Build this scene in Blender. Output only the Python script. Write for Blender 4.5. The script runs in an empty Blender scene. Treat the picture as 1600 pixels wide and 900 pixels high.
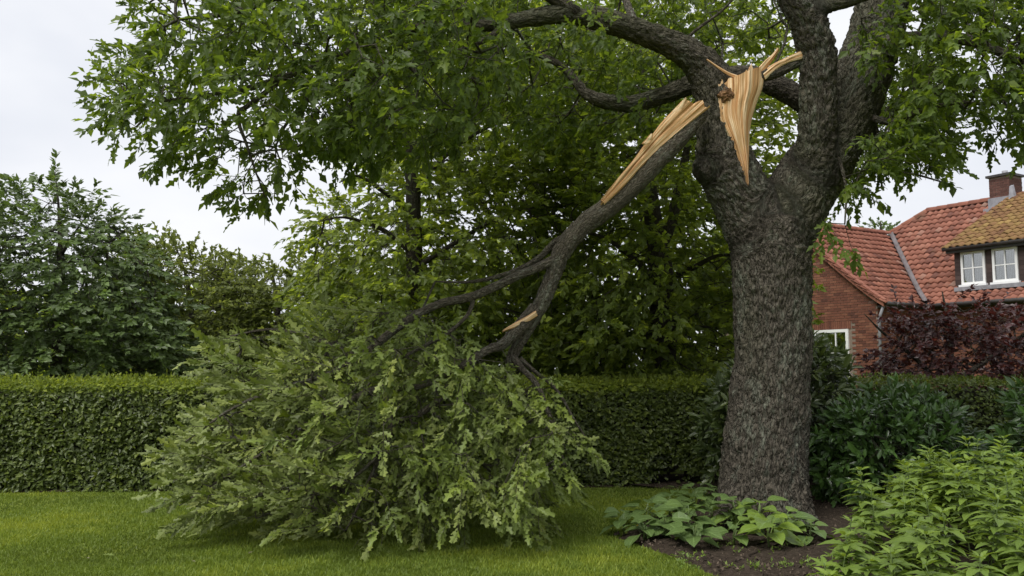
import bpy, math
import numpy as np
from mathutils import Vector, Matrix, noise

# ------------------------------------------------------------------ camera, sky, sun, exposure
SC = bpy.context.scene
COL = SC.collection
FPX, HOR, EYE = 1350.0, 575.0, 1.65           # focal length in photo pixels, horizon row, eye height
TH = math.atan((HOR - 450) / FPX)
cam = bpy.data.cameras.new('camera')
cam.sensor_width = 36.0
cam.lens = FPX / 1600 * 36
cam.clip_end = 2000
camo = bpy.data.objects.new('camera', cam)
camo.location = (0, 0, EYE)
camo.rotation_euler = (math.pi / 2 + TH, 0, 0)
COL.objects.link(camo)
SC.camera = camo

SUN_EL, SUN_AZ = math.radians(58), math.radians(-140)   # azimuth clockwise from +Y: behind and to the left
W = bpy.data.worlds.new('World')
SC.world = W
W.use_nodes = True
nt = W.node_tree
nt.nodes.clear()
def nn(t, kind, **kw):
    n = t.nodes.new(kind)
    for k, v in kw.items():
        if k.startswith('_'):
            setattr(n, k[1:], v)
        else:
            key = int(k[1:]) if k[0] == 'i' and k[1:].isdigit() else k
            n.inputs[key].default_value = v
    return n
sky = nn(nt, 'ShaderNodeTexSky', _sky_type='NISHITA', _sun_disc=False)
sky.sun_elevation = SUN_EL
sky.sun_rotation = SUN_AZ
sky.dust_density = 4.0
bg1 = nn(nt, 'ShaderNodeBackground', Strength=0.06)
nt.links.new(sky.outputs[0], bg1.inputs[0])
tc = nn(nt, 'ShaderNodeTexCoord')
mp = nn(nt, 'ShaderNodeMapping')
mp.inputs['Scale'].default_value = (1.0, 1.0, 2.6)
nt.links.new(tc.outputs['Generated'], mp.inputs[0])
cn = nn(nt, 'ShaderNodeTexNoise', Scale=2.3, Detail=4.0, Roughness=0.5, Distortion=0.3)
nt.links.new(mp.outputs[0], cn.inputs['Vector'])
cr = nn(nt, 'ShaderNodeValToRGB')
cr.color_ramp.elements[0].position = 0.32
cr.color_ramp.elements[0].color = (0.325, 0.337, 0.368, 1)
cr.color_ramp.elements[1].position = 0.62
cr.color_ramp.elements[1].color = (0.412, 0.416, 0.428, 1)
nt.links.new(cn.outputs[0], cr.inputs[0])
bg2 = nn(nt, 'ShaderNodeBackground', Strength=1.0)
nt.links.new(cr.outputs[0], bg2.inputs[0])
mx = nn(nt, 'ShaderNodeMixShader', i0=0.93)          # a closed layer of cloud under the clear sky
nt.links.new(bg1.outputs[0], mx.inputs[1])
nt.links.new(bg2.outputs[0], mx.inputs[2])
wo = nn(nt, 'ShaderNodeOutputWorld')
nt.links.new(mx.outputs[0], wo.inputs[0])

sl = bpy.data.lights.new('sun', 'SUN')
sl.energy = 1.5
sl.angle = math.radians(35)
sl.color = (1.0, 0.97, 0.92)
so = bpy.data.objects.new('sun', sl)
sd = Vector((math.sin(SUN_AZ) * math.cos(SUN_EL), math.cos(SUN_AZ) * math.cos(SUN_EL), math.sin(SUN_EL)))
so.rotation_euler = sd.to_track_quat('Z', 'Y').to_euler()
so.location = (-6, -8, 14)
COL.objects.link(so)
SC.view_settings.view_transform = 'Standard'
SC.view_settings.look = 'None'
SC.view_settings.exposure = 1.32
SC.view_settings.gamma = 1.0
SC.render.engine = 'CYCLES'
SC.cycles.max_bounces = 7
SC.cycles.diffuse_bounces = 4
SC.cycles.transmission_bounces = 4
SC.cycles.glossy_bounces = 2
SC.cycles.use_denoising = True
SC.cycles.caustics_reflective = False
SC.cycles.caustics_refractive = False

RNG = np.random.default_rng(7)

# ------------------------------------------------------------------ helpers
def at(px, py, Y):
    """point on the photo ray through (px, py) at forward distance Y"""
    a = (px - 800) / FPX
    b = (450 - py) / FPX
    dy = math.cos(TH) - b * math.sin(TH)
    dz = math.sin(TH) + b * math.cos(TH)
    return np.array([a / dy * Y, Y, EYE + dz / dy * Y])

def atv(px, py, Y):
    px, py, Y = np.asarray(px, float), np.asarray(py, float), np.asarray(Y, float)
    a = (px - 800) / FPX
    b = (450 - py) / FPX
    dy = math.cos(TH) - b * math.sin(TH)
    dz = math.sin(TH) + b * math.cos(TH)
    return np.stack([a / dy * Y, Y, EYE + dz / dy * Y], -1)

def project(P):
    y, z = P[:, 1], P[:, 2] - EYE
    d = y * math.cos(TH) + z * math.sin(TH)
    u = -y * math.sin(TH) + z * math.cos(TH)
    return 800 + FPX * P[:, 0] / d, 450 - FPX * u / d, d

def ray_plane(px, py, p0, n):
    o = np.array([0, 0, EYE])
    d = at(px, py, 1.0) - o
    return o + d * (np.dot(p0 - o, n) / np.dot(d, n))

def nrm(v):
    v = np.asarray(v, float)
    return v / np.maximum(np.linalg.norm(v, axis=-1, keepdims=True), 1e-9)

def ground_depth(py):
    return EYE * FPX / np.maximum(np.asarray(py, float) - HOR, 1e-3) * 1.0

def mk_mesh(name, V, Fs, attrs=None, smooth=False):
    V = np.asarray(V, np.float32)
    if not isinstance(Fs, list):
        Fs = [Fs]
    me = bpy.data.meshes.new(name)
    me.vertices.add(len(V))
    me.vertices.foreach_set('co', V.ravel())
    Fs = [np.asarray(f, np.int32) for f in Fs if len(f)]
    nl = sum(f.size for f in Fs)
    npoly = sum(len(f) for f in Fs)
    me.loops.add(nl)
    me.polygons.add(npoly)
    me.loops.foreach_set('vertex_index', np.concatenate([f.ravel() for f in Fs]))
    st = []
    o = 0
    for f in Fs:
        st.append(o + np.arange(len(f)) * f.shape[1])
        o += f.size
    me.polygons.foreach_set('loop_start', np.concatenate(st).astype(np.int32))
    me.polygons.foreach_set('use_smooth', np.full(npoly, smooth))
    if attrs:
        for k, a in attrs.items():
            a = np.asarray(a, np.float32)
            if a.ndim == 2:
                me.attributes.new(k, 'FLOAT_VECTOR', 'POINT').data.foreach_set('vector', a.ravel())
            else:
                me.attributes.new(k, 'FLOAT', 'POINT').data.foreach_set('value', a)
    me.update(calc_edges=True)
    return me

def thing(name, label, cat, loc=(0, 0, 0), group=None):
    o = bpy.data.objects.new(name, None)
    o.empty_display_size = 0.2
    o.location = [float(x) for x in loc]
    o['label'] = label
    o['category'] = cat
    if group:
        o['group'] = group
    COL.objects.link(o)
    return o

def base_of(o):
    while o.parent:
        o = o.parent
    return np.array(o.location)

def part(name, V, Fs, mat, parent, attrs=None, smooth=False, kind=None):
    """mesh given in world coordinates, stored relative to its thing's base"""
    V = np.asarray(V, float)
    if parent is not None:
        V = V - base_of(parent)
    me = mk_mesh(name, V, Fs, attrs, smooth)
    me.materials.append(mat)
    o = bpy.data.objects.new(name, me)
    if parent is not None:
        o.parent = parent
    if kind:
        o['kind'] = kind
    COL.objects.link(o)
    return o

def place(name, me, M, parent):
    """an object sharing mesh data, M in world coordinates"""
    o = bpy.data.objects.new(name, me)
    M = M.copy()
    if parent is not None:
        b = base_of(parent)
        M[:3, 3] -= b
        o.parent = parent
    o.matrix_local = Matrix(M.tolist())
    COL.objects.link(o)
    return o

def struct(name, V, Fs, mat, attrs=None, label=None, kind='structure', smooth=False):
    o = part(name, V, Fs, mat, None, attrs, smooth, kind)
    if label:
        o['label'] = label
    return o

# ------------------------------------------------------------------ materials
def mat_new(name):
    m = bpy.data.materials.new(name)
    m.use_nodes = True
    t = m.node_tree
    t.nodes.clear()
    out = t.nodes.new('ShaderNodeOutputMaterial')
    return m, t, out

def ramp(t, fac, stops):
    r = t.nodes.new('ShaderNodeValToRGB')
    el = r.color_ramp.elements
    while len(el) < len(stops):
        el.new(0.5)
    for e, (p, c) in zip(el, stops):
        e.position = p
        e.color = (*c, 1)
    t.links.new(fac, r.inputs[0])
    return r.outputs[0]

def leaf_mat(name, front, back, trans, rough=0.5, spec=0.35, mix=0.35, hue=(1.25, 1.1, 0.8), rib=0.0, var=0.45):
    m, t, out = mat_new(name)
    L = t.links.new
    at_ = nn(t, 'ShaderNodeAttribute', _attribute_name='lf')
    sp = nn(t, 'ShaderNodeSeparateXYZ')
    L(at_.outputs['Vector'], sp.inputs[0])
    geo = nn(t, 'ShaderNodeNewGeometry')
    def vary(c):
        lo = tuple(x * (1 - var) for x in c)
        hi = tuple(x * (1 + var) * h for x, h in zip(c, hue))
        return ramp(t, sp.outputs[0], [(0.0, lo), (0.55, c), (1.0, hi)])
    f, b = vary(front), vary(back)
    mixc = nn(t, 'ShaderNodeMix', _data_type='RGBA')
    L(geo.outputs['Backfacing'], mixc.inputs[0])
    L(f, mixc.inputs[6])
    L(b, mixc.inputs[7])
    col = mixc.outputs[2]
    if rib > 0:
        ab = nn(t, 'ShaderNodeMath', _operation='ABSOLUTE')
        L(sp.outputs[1], ab.inputs[0])
        lt = nn(t, 'ShaderNodeMath', _operation='LESS_THAN', i1=0.07)
        L(ab.outputs[0], lt.inputs[0])
        # side veins
        ad = nn(t, 'ShaderNodeMath', _operation='SUBTRACT')
        mu = nn(t, 'ShaderNodeMath', _operation='MULTIPLY', i1=0.35)
        L(ab.outputs[0], mu.inputs[0])
        L(sp.outputs[2], ad.inputs[0])
        L(mu.outputs[0], ad.inputs[1])
        m8 = nn(t, 'ShaderNodeMath', _operation='MULTIPLY', i1=7.0)
        L(ad.outputs[0], m8.inputs[0])
        fr = nn(t, 'ShaderNodeMath', _operation='FRACT')
        L(m8.outputs[0], fr.inputs[0])
        l2 = nn(t, 'ShaderNodeMath', _operation='LESS_THAN', i1=0.13)
        L(fr.outputs[0], l2.inputs[0])
        mxx = nn(t, 'ShaderNodeMath', _operation='MAXIMUM')
        L(lt.outputs[0], mxx.inputs[0])
        L(l2.outputs[0], mxx.inputs[1])
        ms = nn(t, 'ShaderNodeMath', _operation='MULTIPLY', i1=rib)
        L(mxx.outputs[0], ms.inputs[0])
        mc = nn(t, 'ShaderNodeMix', _data_type='RGBA')
        L(ms.outputs[0], mc.inputs[0])
        L(col, mc.inputs[6])
        mc.inputs[7].default_value = (*[min(1, x * 2.2 + 0.03) for x in front], 1)
        col = mc.outputs[2]
    bs = nn(t, 'ShaderNodeBsdfPrincipled', Roughness=rough)
    bs.inputs['Specular IOR Level'].default_value = spec
    L(col, bs.inputs['Base Color'])
    tr = nn(t, 'ShaderNodeBsdfTranslucent')
    L(vary(trans), tr.inputs[0])
    mxs = nn(t, 'ShaderNodeMixShader', i0=mix)
    L(bs.outputs[0], mxs.inputs[1])
    L(tr.outputs[0], mxs.inputs[2])
    L(mxs.outputs[0], out.inputs[0])
    return m

def bark_mat(name, base, lichen=(0.20, 0.22, 0.17), lich=0.5, scale=1.0, strength=1.0):
    m, t, out = mat_new(name)
    L = t.links.new
    a = nn(t, 'ShaderNodeAttribute', _attribute_name='bark')
    n0 = nn(t, 'ShaderNodeTexNoise', Scale=9.0 * scale, Detail=5.0, Roughness=0.6)
    L(a.outputs['Vector'], n0.inputs['Vector'])
    # warp the coordinates a little, then cracks between plates
    wv = nn(t, 'ShaderNodeVectorMath', _operation='MULTIPLY_ADD')
    L(n0.outputs['Color'], wv.inputs[0])
    wv.inputs[1].default_value = (0.035 / scale,) * 3
    L(a.outputs['Vector'], wv.inputs[2])
    vo = nn(t, 'ShaderNodeTexNoise', Scale=30.0 * scale, Detail=2.5, Roughness=0.55)
    L(wv.outputs[0], vo.inputs['Vector'])
    vs_ = nn(t, 'ShaderNodeMath', _operation='SUBTRACT', i1=0.5)
    L(vo.outputs[0], vs_.inputs[0])
    va = nn(t, 'ShaderNodeMath', _operation='ABSOLUTE')
    L(vs_.outputs[0], va.inputs[0])
    n1 = nn(t, 'ShaderNodeTexNoise', Scale=48.0 * scale, Detail=6.0, Roughness=0.7)
    L(wv.outputs[0], n1.inputs['Vector'])
    n2 = nn(t, 'ShaderNodeTexNoise', Scale=3.2, Detail=5.0, Roughness=0.65)
    L(a.outputs['Vector'], n2.inputs['Vector'])
    n3 = nn(t, 'ShaderNodeTexNoise', Scale=26.0, Detail=4.0, Roughness=0.7)
    L(a.outputs['Vector'], n3.inputs['Vector'])
    c = ramp(t, n1.outputs[0], [(0.30, tuple(x * 0.45 for x in base)), (0.5, base), (0.70, tuple(x * 1.7 for x in base))])
    lm = nn(t, 'ShaderNodeMath', _operation='MULTIPLY')
    L(n2.outputs[0], lm.inputs[0])
    L(n3.outputs[0], lm.inputs[1])
    lf = ramp(t, lm.outputs[0], [(0.24, (0, 0, 0)), (0.36, (lich, lich, lich))])
    mc = nn(t, 'ShaderNodeMix', _data_type='RGBA')
    L(lf, mc.inputs[0])
    L(c, mc.inputs[6])
    mc.inputs[7].default_value = (*lichen, 1)
    # green algae
    n4 = nn(t, 'ShaderNodeTexNoise', Scale=1.3, Detail=3.0)
    L(a.outputs['Vector'], n4.inputs['Vector'])
    gf = ramp(t, n4.outputs[0], [(0.45, (0, 0, 0)), (0.7, (0.45, 0.45, 0.45))])
    mg = nn(t, 'ShaderNodeMix', _data_type='RGBA')
    L(gf, mg.inputs[0])
    L(mc.outputs[2], mg.inputs[6])
    mg.inputs[7].default_value = (0.075, 0.085, 0.04, 1)
    bs = nn(t, 'ShaderNodeBsdfPrincipled', Roughness=0.9)
    bs.inputs['Specular IOR Level'].default_value = 0.15
    L(mg.outputs[2], bs.inputs['Base Color'])
    hm = ramp(t, va.outputs[0], [(0.0, (0, 0, 0)), (0.05, (0.7, 0.7, 0.7)), (0.2, (1, 1, 1))])
    ha = nn(t, 'ShaderNodeMath', _operation='MULTIPLY_ADD', i1=0.55)
    L(n1.outputs[0], ha.inputs[0])
    L(hm, ha.inputs[2])
    bp = nn(t, 'ShaderNodeBump', Strength=strength, Distance=0.045)
    L(ha.outputs[0], bp.inputs['Height'])
    L(bp.outputs[0], bs.inputs['Normal'])
    L(bs.outputs[0], out.inputs[0])
    return m

def plain_mat(name, stops, scale=8.0, rough=0.8, bump=0.0, spec=0.3, coord='Object', detail=6.0, stretch=(1, 1, 1), metallic=0.0, attr=None, dist=0.01):
    m, t, out = mat_new(name)
    L = t.links.new
    if attr:
        src = nn(t, 'ShaderNodeAttribute', _attribute_name=attr).outputs['Vector']
    else:
        src = nn(t, 'ShaderNodeTexCoord').outputs[coord]
    mp = nn(t, 'ShaderNodeMapping')
    mp.inputs['Scale'].default_value = stretch
    L(src, mp.inputs[0])
    n = nn(t, 'ShaderNodeTexNoise', Scale=scale, Detail=detail, Roughness=0.62)
    L(mp.outputs[0], n.inputs['Vector'])
    c = ramp(t, n.outputs[0], stops)
    bs = nn(t, 'ShaderNodeBsdfPrincipled', Roughness=rough, Metallic=metallic)
    bs.inputs['Specular IOR Level'].default_value = spec
    L(c, bs.inputs['Base Color'])
    if bump:
        bp = nn(t, 'ShaderNodeBump', Strength=bump, Distance=dist)
        L(n.outputs[0], bp.inputs['Height'])
        L(bp.outputs[0], bs.inputs['Normal'])
    L(bs.outputs[0], out.inputs[0])
    return m

def tinted_mat(name, stops, rough=0.85, bump=0.4, nscale=30.0, spec=0.25, moss=None):
    """colour from the piece's own random tint ('lf'.x) and grain"""
    m, t, out = mat_new(name)
    L = t.links.new
    a = nn(t, 'ShaderNodeAttribute', _attribute_name='lf')
    sp = nn(t, 'ShaderNodeSeparateXYZ')
    L(a.outputs['Vector'], sp.inputs[0])
    oi = nn(t, 'ShaderNodeTexCoord')
    n = nn(t, 'ShaderNodeTexNoise', Scale=nscale, Detail=5.0, Roughness=0.65)
    L(oi.outputs['Object'], n.inputs['Vector'])
    ad = nn(t, 'ShaderNodeMath', _operation='MULTIPLY_ADD', i1=0.5, i2=-0.25)
    L(n.outputs[0], ad.inputs[0])
    a2 = nn(t, 'ShaderNodeMath', _operation='ADD')
    L(ad.outputs[0], a2.inputs[0])
    L(sp.outputs[0], a2.inputs[1])
    c = ramp(t, a2.outputs[0], stops)
    if moss:
        g = nn(t, 'ShaderNodeNewGeometry')
        n2 = nn(t, 'ShaderNodeTexNoise', Scale=moss[1], Detail=5.0, Roughness=0.7)
        L(g.outputs['Position'], n2.inputs['Vector'])
        k = ramp(t, n2.outputs[0], [(moss[2], (0, 0, 0)), (moss[3], (1, 1, 1))])
        mc = nn(t, 'ShaderNodeMix', _data_type='RGBA')
        L(k, mc.inputs[0])
        L(c, mc.inputs[6])
        mc.inputs[7].default_value = (*moss[0], 1)
        c = mc.outputs[2]
    bs = nn(t, 'ShaderNodeBsdfPrincipled', Roughness=rough)
    bs.inputs['Specular IOR Level'].default_value = spec
    L(c, bs.inputs['Base Color'])
    bp = nn(t, 'ShaderNodeBump', Strength=bump, Distance=0.01)
    L(n.outputs[0], bp.inputs['Height'])
    L(bp.outputs[0], bs.inputs['Normal'])
    L(bs.outputs[0], out.inputs[0])
    return m

# ------------------------------------------------------------------ leaf shapes (unit length along +y, normal +z)
def strip_leaf(ts, ws, curl=0.15, fold=0.25, wav=0.0, stalk=0.0):
    """two strips of quads from the midrib to a lobed edge"""
    n = len(ts)
    V, across, along = [], [], []
    for i, (t_, w) in enumerate(zip(ts, ws)):
        zc = -curl * t_ * t_
        for s in (-1, 0, 1):
            V.append((s * w, t_, zc + fold * w * abs(s) + wav * math.sin(i * 2.1) * w * s))
            across.append(s)
            along.append(t_)
    F = []
    for i in range(n - 1):
        a, b = 3 * i, 3 * (i + 1)
        F += [(a + 1, a + 2, b + 2, b + 1), (a, a + 1, b + 1, b)]
    T = []
    for q in F:
        T += [(q[0], q[1], q[2]), (q[0], q[2], q[3])]
    V = np.array(V)
    return dict(V=V, T=np.array(T), ac=np.array(across, float), al=np.array(along, float))

OAK = strip_leaf([0, .22, .31, .46, .55, .70, .80, 1.0],
                 [.012, .14, .055, .22, .085, .26, .13, .05], curl=0.18, fold=0.22, wav=0.10)
OAK_FAR = strip_leaf([0, .27, .39, .60, .73, 1.0], [.012, .19, .06, .27, .10, .11], curl=0.18, fold=0.22, wav=0.08)
OVATE = strip_leaf([0, .3, .65, 1.0], [.02, .27, .24, .0], curl=0.15, fold=0.2)
SMALL = dict(V=np.array([(0, 0, 0), (-.28, .45, .06), (.28, .45, .06), (0, .48, -.02), (0, 1, -.1)], float),
             T=np.array([(0, 2, 3), (0, 3, 1), (2, 4, 3), (3, 4, 1)]), ac=np.array([0, -1, 1, 0, 0.]), al=np.array([0, .45, .45, .48, 1.]))
LAUREL = strip_leaf([0, .3, .68, 1.0], [.012, .17, .16, .0], curl=0.12, fold=0.18)
LANCE = strip_leaf([0, .2, .29, .42, .50, .68, 1.0], [.012, .20, .16, .22, .16, .15, .0], curl=0.35, fold=0.25, wav=0.05)
BROAD = strip_leaf([-.42, -.02, .0, .06, .16, .30, .46, .62, .78, .9, 1.0], [.018, .02, .05, .22, .34, .40, .39, .33, .22, .10, .0], curl=0.30, fold=0.16, wav=0.05)
BROAD['V'][:3, 2] -= 0.30      # stalk drops towards the crown of the plant

def basis(fw, up):
    fw = nrm(fw)
    z = up - fw * np.sum(up * fw, -1, keepdims=True)
    z = nrm(z)
    x = np.cross(fw, z)
    return x, fw, z

def inst_leaves(tm, pos, fw, up, size, tint):
    x, y, z = basis(fw, up)
    n, v = len(pos), len(tm['V'])
    s = size[:, None, None]
    V = pos[:, None, :] + s * (tm['V'][None, :, 0:1] * x[:, None] + tm['V'][None, :, 1:2] * y[:, None] + tm['V'][None, :, 2:3] * z[:, None])
    T = tm['T'][None] + (np.arange(n) * v)[:, None, None]
    lf = np.empty((n, v, 3))
    lf[:, :, 0] = tint[:, None]
    lf[:, :, 1] = tm['ac'][None]
    lf[:, :, 2] = tm['al'][None]
    return V.reshape(-1, 3), T.reshape(-1, 3), lf.reshape(-1, 3)

def foliage(name, tm, Lf, mat, parent, singles=0, leaf_name='leaf', kind='stuff', owners=None):
    """joined leaves as one part, with the leaves that show largest as objects of their own beneath it"""
    pos, fw, up, size, tint = Lf
    tint = np.clip(tint, 0, 1)
    keep = np.ones(len(pos), bool)
    chosen = np.array([], int)
    if singles:
        px, py, d = project(pos)
        ok = (px > 10) & (px < 1590) & (py > 5) & (py < 895)
        sc = np.where(ok, size / d, 0)
        chosen = np.argsort(-sc)[:singles]
        chosen = chosen[sc[chosen] > 0]
        keep[chosen] = False
    V, T, lf = inst_leaves(tm, pos[keep], fw[keep], up[keep], size[keep], tint[keep])
    o = part(name, V, T, mat, parent, {'lf': lf}, kind=kind)
    if len(chosen):
        ms = []
        for k in range(9):
            lfk = np.stack([np.full(len(tm['V']), k / 8), tm['ac'], tm['al']], -1)
            me = mk_mesh(leaf_name, tm['V'], tm['T'], {'lf': lfk})
            me.materials.append(mat)
            ms.append(me)
        x, y, z = basis(fw[chosen], up[chosen])
        for j, i in enumerate(chosen):
            M = np.eye(4)
            M[:3, 0], M[:3, 1], M[:3, 2] = x[j] * size[i], y[j] * size[i], z[j] * size[i]
            M[:3, 3] = pos[i]
            place(leaf_name, ms[int(round(tint[i] * 8))], M, owners[i] if owners is not None else o)
    return o

def cat(*Ls):
    return tuple(np.concatenate([l[k] for l in Ls]) for k in range(5))

def sprays(P, D, L, K, size, rng, flat=0.4, droop=0.2, upv=(0, 0, 1), updev=0.45, spread=0.9, t0=0.2, jit=0.25, tint0=None):
    """leafy twigs: P start, D direction, L length; K leaves each"""
    n = len(P)
    D = nrm(D)
    L = np.broadcast_to(np.asarray(L, float), (n,))
    b = np.cross(D, np.array([0, 0, 1.0]))
    b = nrm(b + 1e-5)
    c = np.cross(b, D)
    t = np.linspace(t0, 1, K)[None, :] + rng.normal(0, .04, (n, K))
    t[:, -1] = 1.0
    phi = np.arange(K)[None] * 2.4 + rng.uniform(0, 6.28, (n, 1)) + rng.normal(0, .3, (n, K))
    side = np.where(np.arange(K) % 2 == 0, 1.0, -1.0)[None]
    lx = (1 - flat) * np.cos(phi) + flat * side
    lz = (1 - flat) * np.sin(phi)
    lat = lx[..., None] * b[:, None] + lz[..., None] * c[:, None]
    sp = spread * (1.15 - .75 * t * t)
    fw = D[:, None] * (.35 + .55 * t)[..., None] + lat * sp[..., None] + np.array([0, 0, -droop]) + rng.normal(0, jit, (n, K, 3))
    pos = P[:, None] + D[:, None] * (L[:, None] * t)[..., None]
    pos[..., 2] -= droop * .35 * L[:, None] * t * t
    up = np.asarray(upv, float)
    if up.ndim == 2:
        up = up[:, None]
    up = up + rng.normal(0, updev, (n, K, 3))
    sz = size * np.exp(rng.normal(0, .2, (n, K))) * (0.85 + .25 * t)
    tn = (rng.uniform(0, 1, (n, 1)) if tint0 is None else tint0[:, None]) * .55 + rng.uniform(0, 1, (n, K)) * .45
    ends = pos[:, -1]
    return (pos.reshape(-1, 3), nrm(fw).reshape(-1, 3), up.reshape(-1, 3), sz.ravel(), tn.ravel()), ends

# ------------------------------------------------------------------ branches
def catmull(pts, n):
    pts = np.asarray(pts, float)
    P = np.vstack([2 * pts[0] - pts[1], pts, 2 * pts[-1] - pts[-2]])
    out = []
    m = len(pts) - 1
    for i in range(m):
        p0, p1, p2, p3 = P[i:i + 4]
        k = n
        for j in range(k):
            t = j / k
            out.append(.5 * ((2 * p1) + (-p0 + p2) * t + (2 * p0 - 5 * p1 + 4 * p2 - p3) * t * t + (-p0 + 3 * p1 - 3 * p2 + p3) * t ** 3))
    out.append(pts[-1])
    return np.array(out)

def path(px_list, n=6):
    """[(px, py, Y, radius)] -> points (N,3), radii"""
    P = np.array([np.append(at(a, b, c), r) for a, b, c, r in px_list])
    Q = catmull(P, n)
    return Q[:, :3], Q[:, 3]

def frames(P):
    T = nrm(np.gradient(P, axis=0))
    x = np.cross(T[0], [0.3, 1, 0.2])
    x = nrm(x)
    X = []
    for t_ in T:
        x = nrm(x - t_ * np.dot(x, t_))
        X.append(x)
    X = np.array(X)
    return T, X, np.cross(T, X)

def tube(P, R, sides=12, cap=True, rough=0.0, seed=0):
    T, X, Y = frames(P)
    n = len(P)
    a = np.linspace(0, 2 * np.pi, sides, endpoint=False)
    R = np.asarray(R, float)
    RR = R[:, None] * np.ones((1, sides))
    if rough:
        g = np.random.default_rng(seed)
        RR = RR * (1 + rough * g.normal(0, 1, RR.shape))
    ring = P[:, None] + RR[..., None] * (np.cos(a)[None, :, None] * X[:, None] + np.sin(a)[None, :, None] * Y[:, None])
    s = np.concatenate([[0], np.cumsum(np.linalg.norm(np.diff(P, axis=0), axis=1))])
    bark = np.stack([np.cos(a)[None] * R[:, None], np.sin(a)[None] * R[:, None], np.repeat(s[:, None] * .38, sides, 1)], -1).reshape(-1, 3)
    V = ring.reshape(-1, 3)
    F = []
    for i in range(n - 1):
        for j in range(sides):
            F.append((i * sides + j, i * sides + (j + 1) % sides, (i + 1) * sides + (j + 1) % sides, (i + 1) * sides + j))
    tris = []
    if cap:
        V = np.vstack([V, P[0], P[-1]])
        bark = np.vstack([bark, [0, 0, 0], [0, 0, s[-1] * .38]])
        c0, c1 = n * sides, n * sides + 1
        for j in range(sides):
            tris.append((c0, (j + 1) % sides, j))
            tris.append((c1, (n - 1) * sides + j, (n - 1) * sides + (j + 1) % sides))
    return V, np.array(F), np.array(tris).reshape(-1, 3), bark

def join_tubes(items):
    Vs, Fs, Ts, Bs, o = [], [], [], [], 0
    for V, F, T, B in items:
        Vs.append(V); Fs.append(F + o); Ts.append(T + o); Bs.append(B); o += len(V)
    return np.vstack(Vs), [np.vstack(Fs), np.vstack(Ts)], np.vstack(Bs)

def grow(base, targets, rng, bf=0.35, seg=0.3, wob=0.05, sag=0.0):
    """join every target to the nearest part of the growing tree; returns nodes and parents"""
    base = np.asarray(base, float)
    nb = len(base)
    cap = nb + len(targets) * 14 + 100
    N = np.zeros((cap, 3))
    par = -np.ones(cap, int)
    cost = np.zeros(cap)
    N[:nb] = base
    cnt = nb
    dmin = np.full(len(targets), 1e9)
    for b in base:
        dmin = np.minimum(dmin, np.linalg.norm(targets - b, axis=1))
    tip = np.zeros(len(targets), int)
    for i in np.argsort(dmin):
        p = targets[i]
        d = np.linalg.norm(N[:cnt] - p, axis=1)
        j = int(np.argmin(d + bf * cost[:cnt]))
        dist = d[j]
        k = min(12, max(1, int(dist / seg)))
        st = N[j].copy()
        c0 = cost[j]
        bend = rng.normal(0, 1, 3) * dist * .10
        bend[2] += sag * dist
        prev = j
        for q in range(1, k + 1):
            f = q / k
            x = st + (p - st) * f + bend * math.sin(math.pi * f) + (rng.normal(0, wob * seg, 3) if q < k else 0)
            N[cnt] = x
            par[cnt] = prev
            cost[cnt] = c0 + dist * f
            prev = cnt
            cnt += 1
            if cnt >= cap - 20:
                break
        tip[i] = prev
    return N[:cnt], par[:cnt], tip

def edges_mesh(A, B, ra, rb, sides=5):
    """tapered prisms from A to B"""
    d = nrm(B - A)
    ref = np.where(np.abs(d[:, 2:3]) > .9, np.array([[1., 0, 0]]), np.array([[0, 0, 1.]]))
    x = nrm(np.cross(d, ref))
    y = np.cross(d, x)
    a = np.linspace(0, 2 * np.pi, sides, endpoint=False)
    off = np.cos(a)[None, :, None] * x[:, None] + np.sin(a)[None, :, None] * y[:, None]
    V = np.concatenate([A[:, None] + ra[:, None, None] * off, B[:, None] + rb[:, None, None] * off], 1)
    n = len(A)
    j = np.arange(sides)
    q = np.stack([j, (j + 1) % sides, sides + (j + 1) % sides, sides + j], -1)
    F = q[None] + (np.arange(n) * 2 * sides)[:, None, None]
    V = V.reshape(-1, 3)
    return V, F.reshape(-1, 4), V * np.array([1, 1, .4])

def branch_mesh(N, par, nb, tips, r_tip=0.004, power=2.3, rmax=0.08, sides=5, extra=None):
    n = len(N)
    cnt = np.zeros(n)
    cnt[tips] += 1
    for i in range(n - 1, nb - 1, -1):
        cnt[par[i]] += cnt[i]
    r = np.minimum(rmax, r_tip * np.maximum(cnt, 1) ** (1 / power))
    idx = np.arange(nb, n)
    A, B = N[par[idx]], N[idx]
    rb = r[idx]
    ra = np.minimum(r[par[idx]], rb * 1.35)
    if extra is not None:
        A = np.vstack([A, extra[0]]); B = np.vstack([B, extra[1]])
        ra = np.concatenate([ra, np.full(len(extra[0]), r_tip)]); rb = np.concatenate([rb, np.full(len(extra[0]), r_tip * .6)])
    return edges_mesh(A, B, ra, rb, sides)

def in_poly(x, y, poly):
    poly = np.asarray(poly, float)
    res = np.zeros(len(x), bool)
    j = len(poly) - 1
    for i in range(len(poly)):
        xi, yi, xj, yj = *poly[i], *poly[j]
        c = ((yi > y) != (yj > y)) & (x < (xj - xi) * (y - yi) / (yj - yi + 1e-12) + xi)
        res ^= c
        j = i
    return res

def poly_edge_dist(x, y, poly):
    poly = np.asarray(poly, float)
    best = np.full(len(x), 1e9)
    for i in range(len(poly)):
        a, b = poly[i - 1], poly[i]
        ab = b - a
        t = np.clip(((x - a[0]) * ab[0] + (y - a[1]) * ab[1]) / (ab @ ab + 1e-9), 0, 1)
        best = np.minimum(best, np.hypot(x - a[0] - t * ab[0], y - a[1] - t * ab[1]))
    return best

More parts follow.
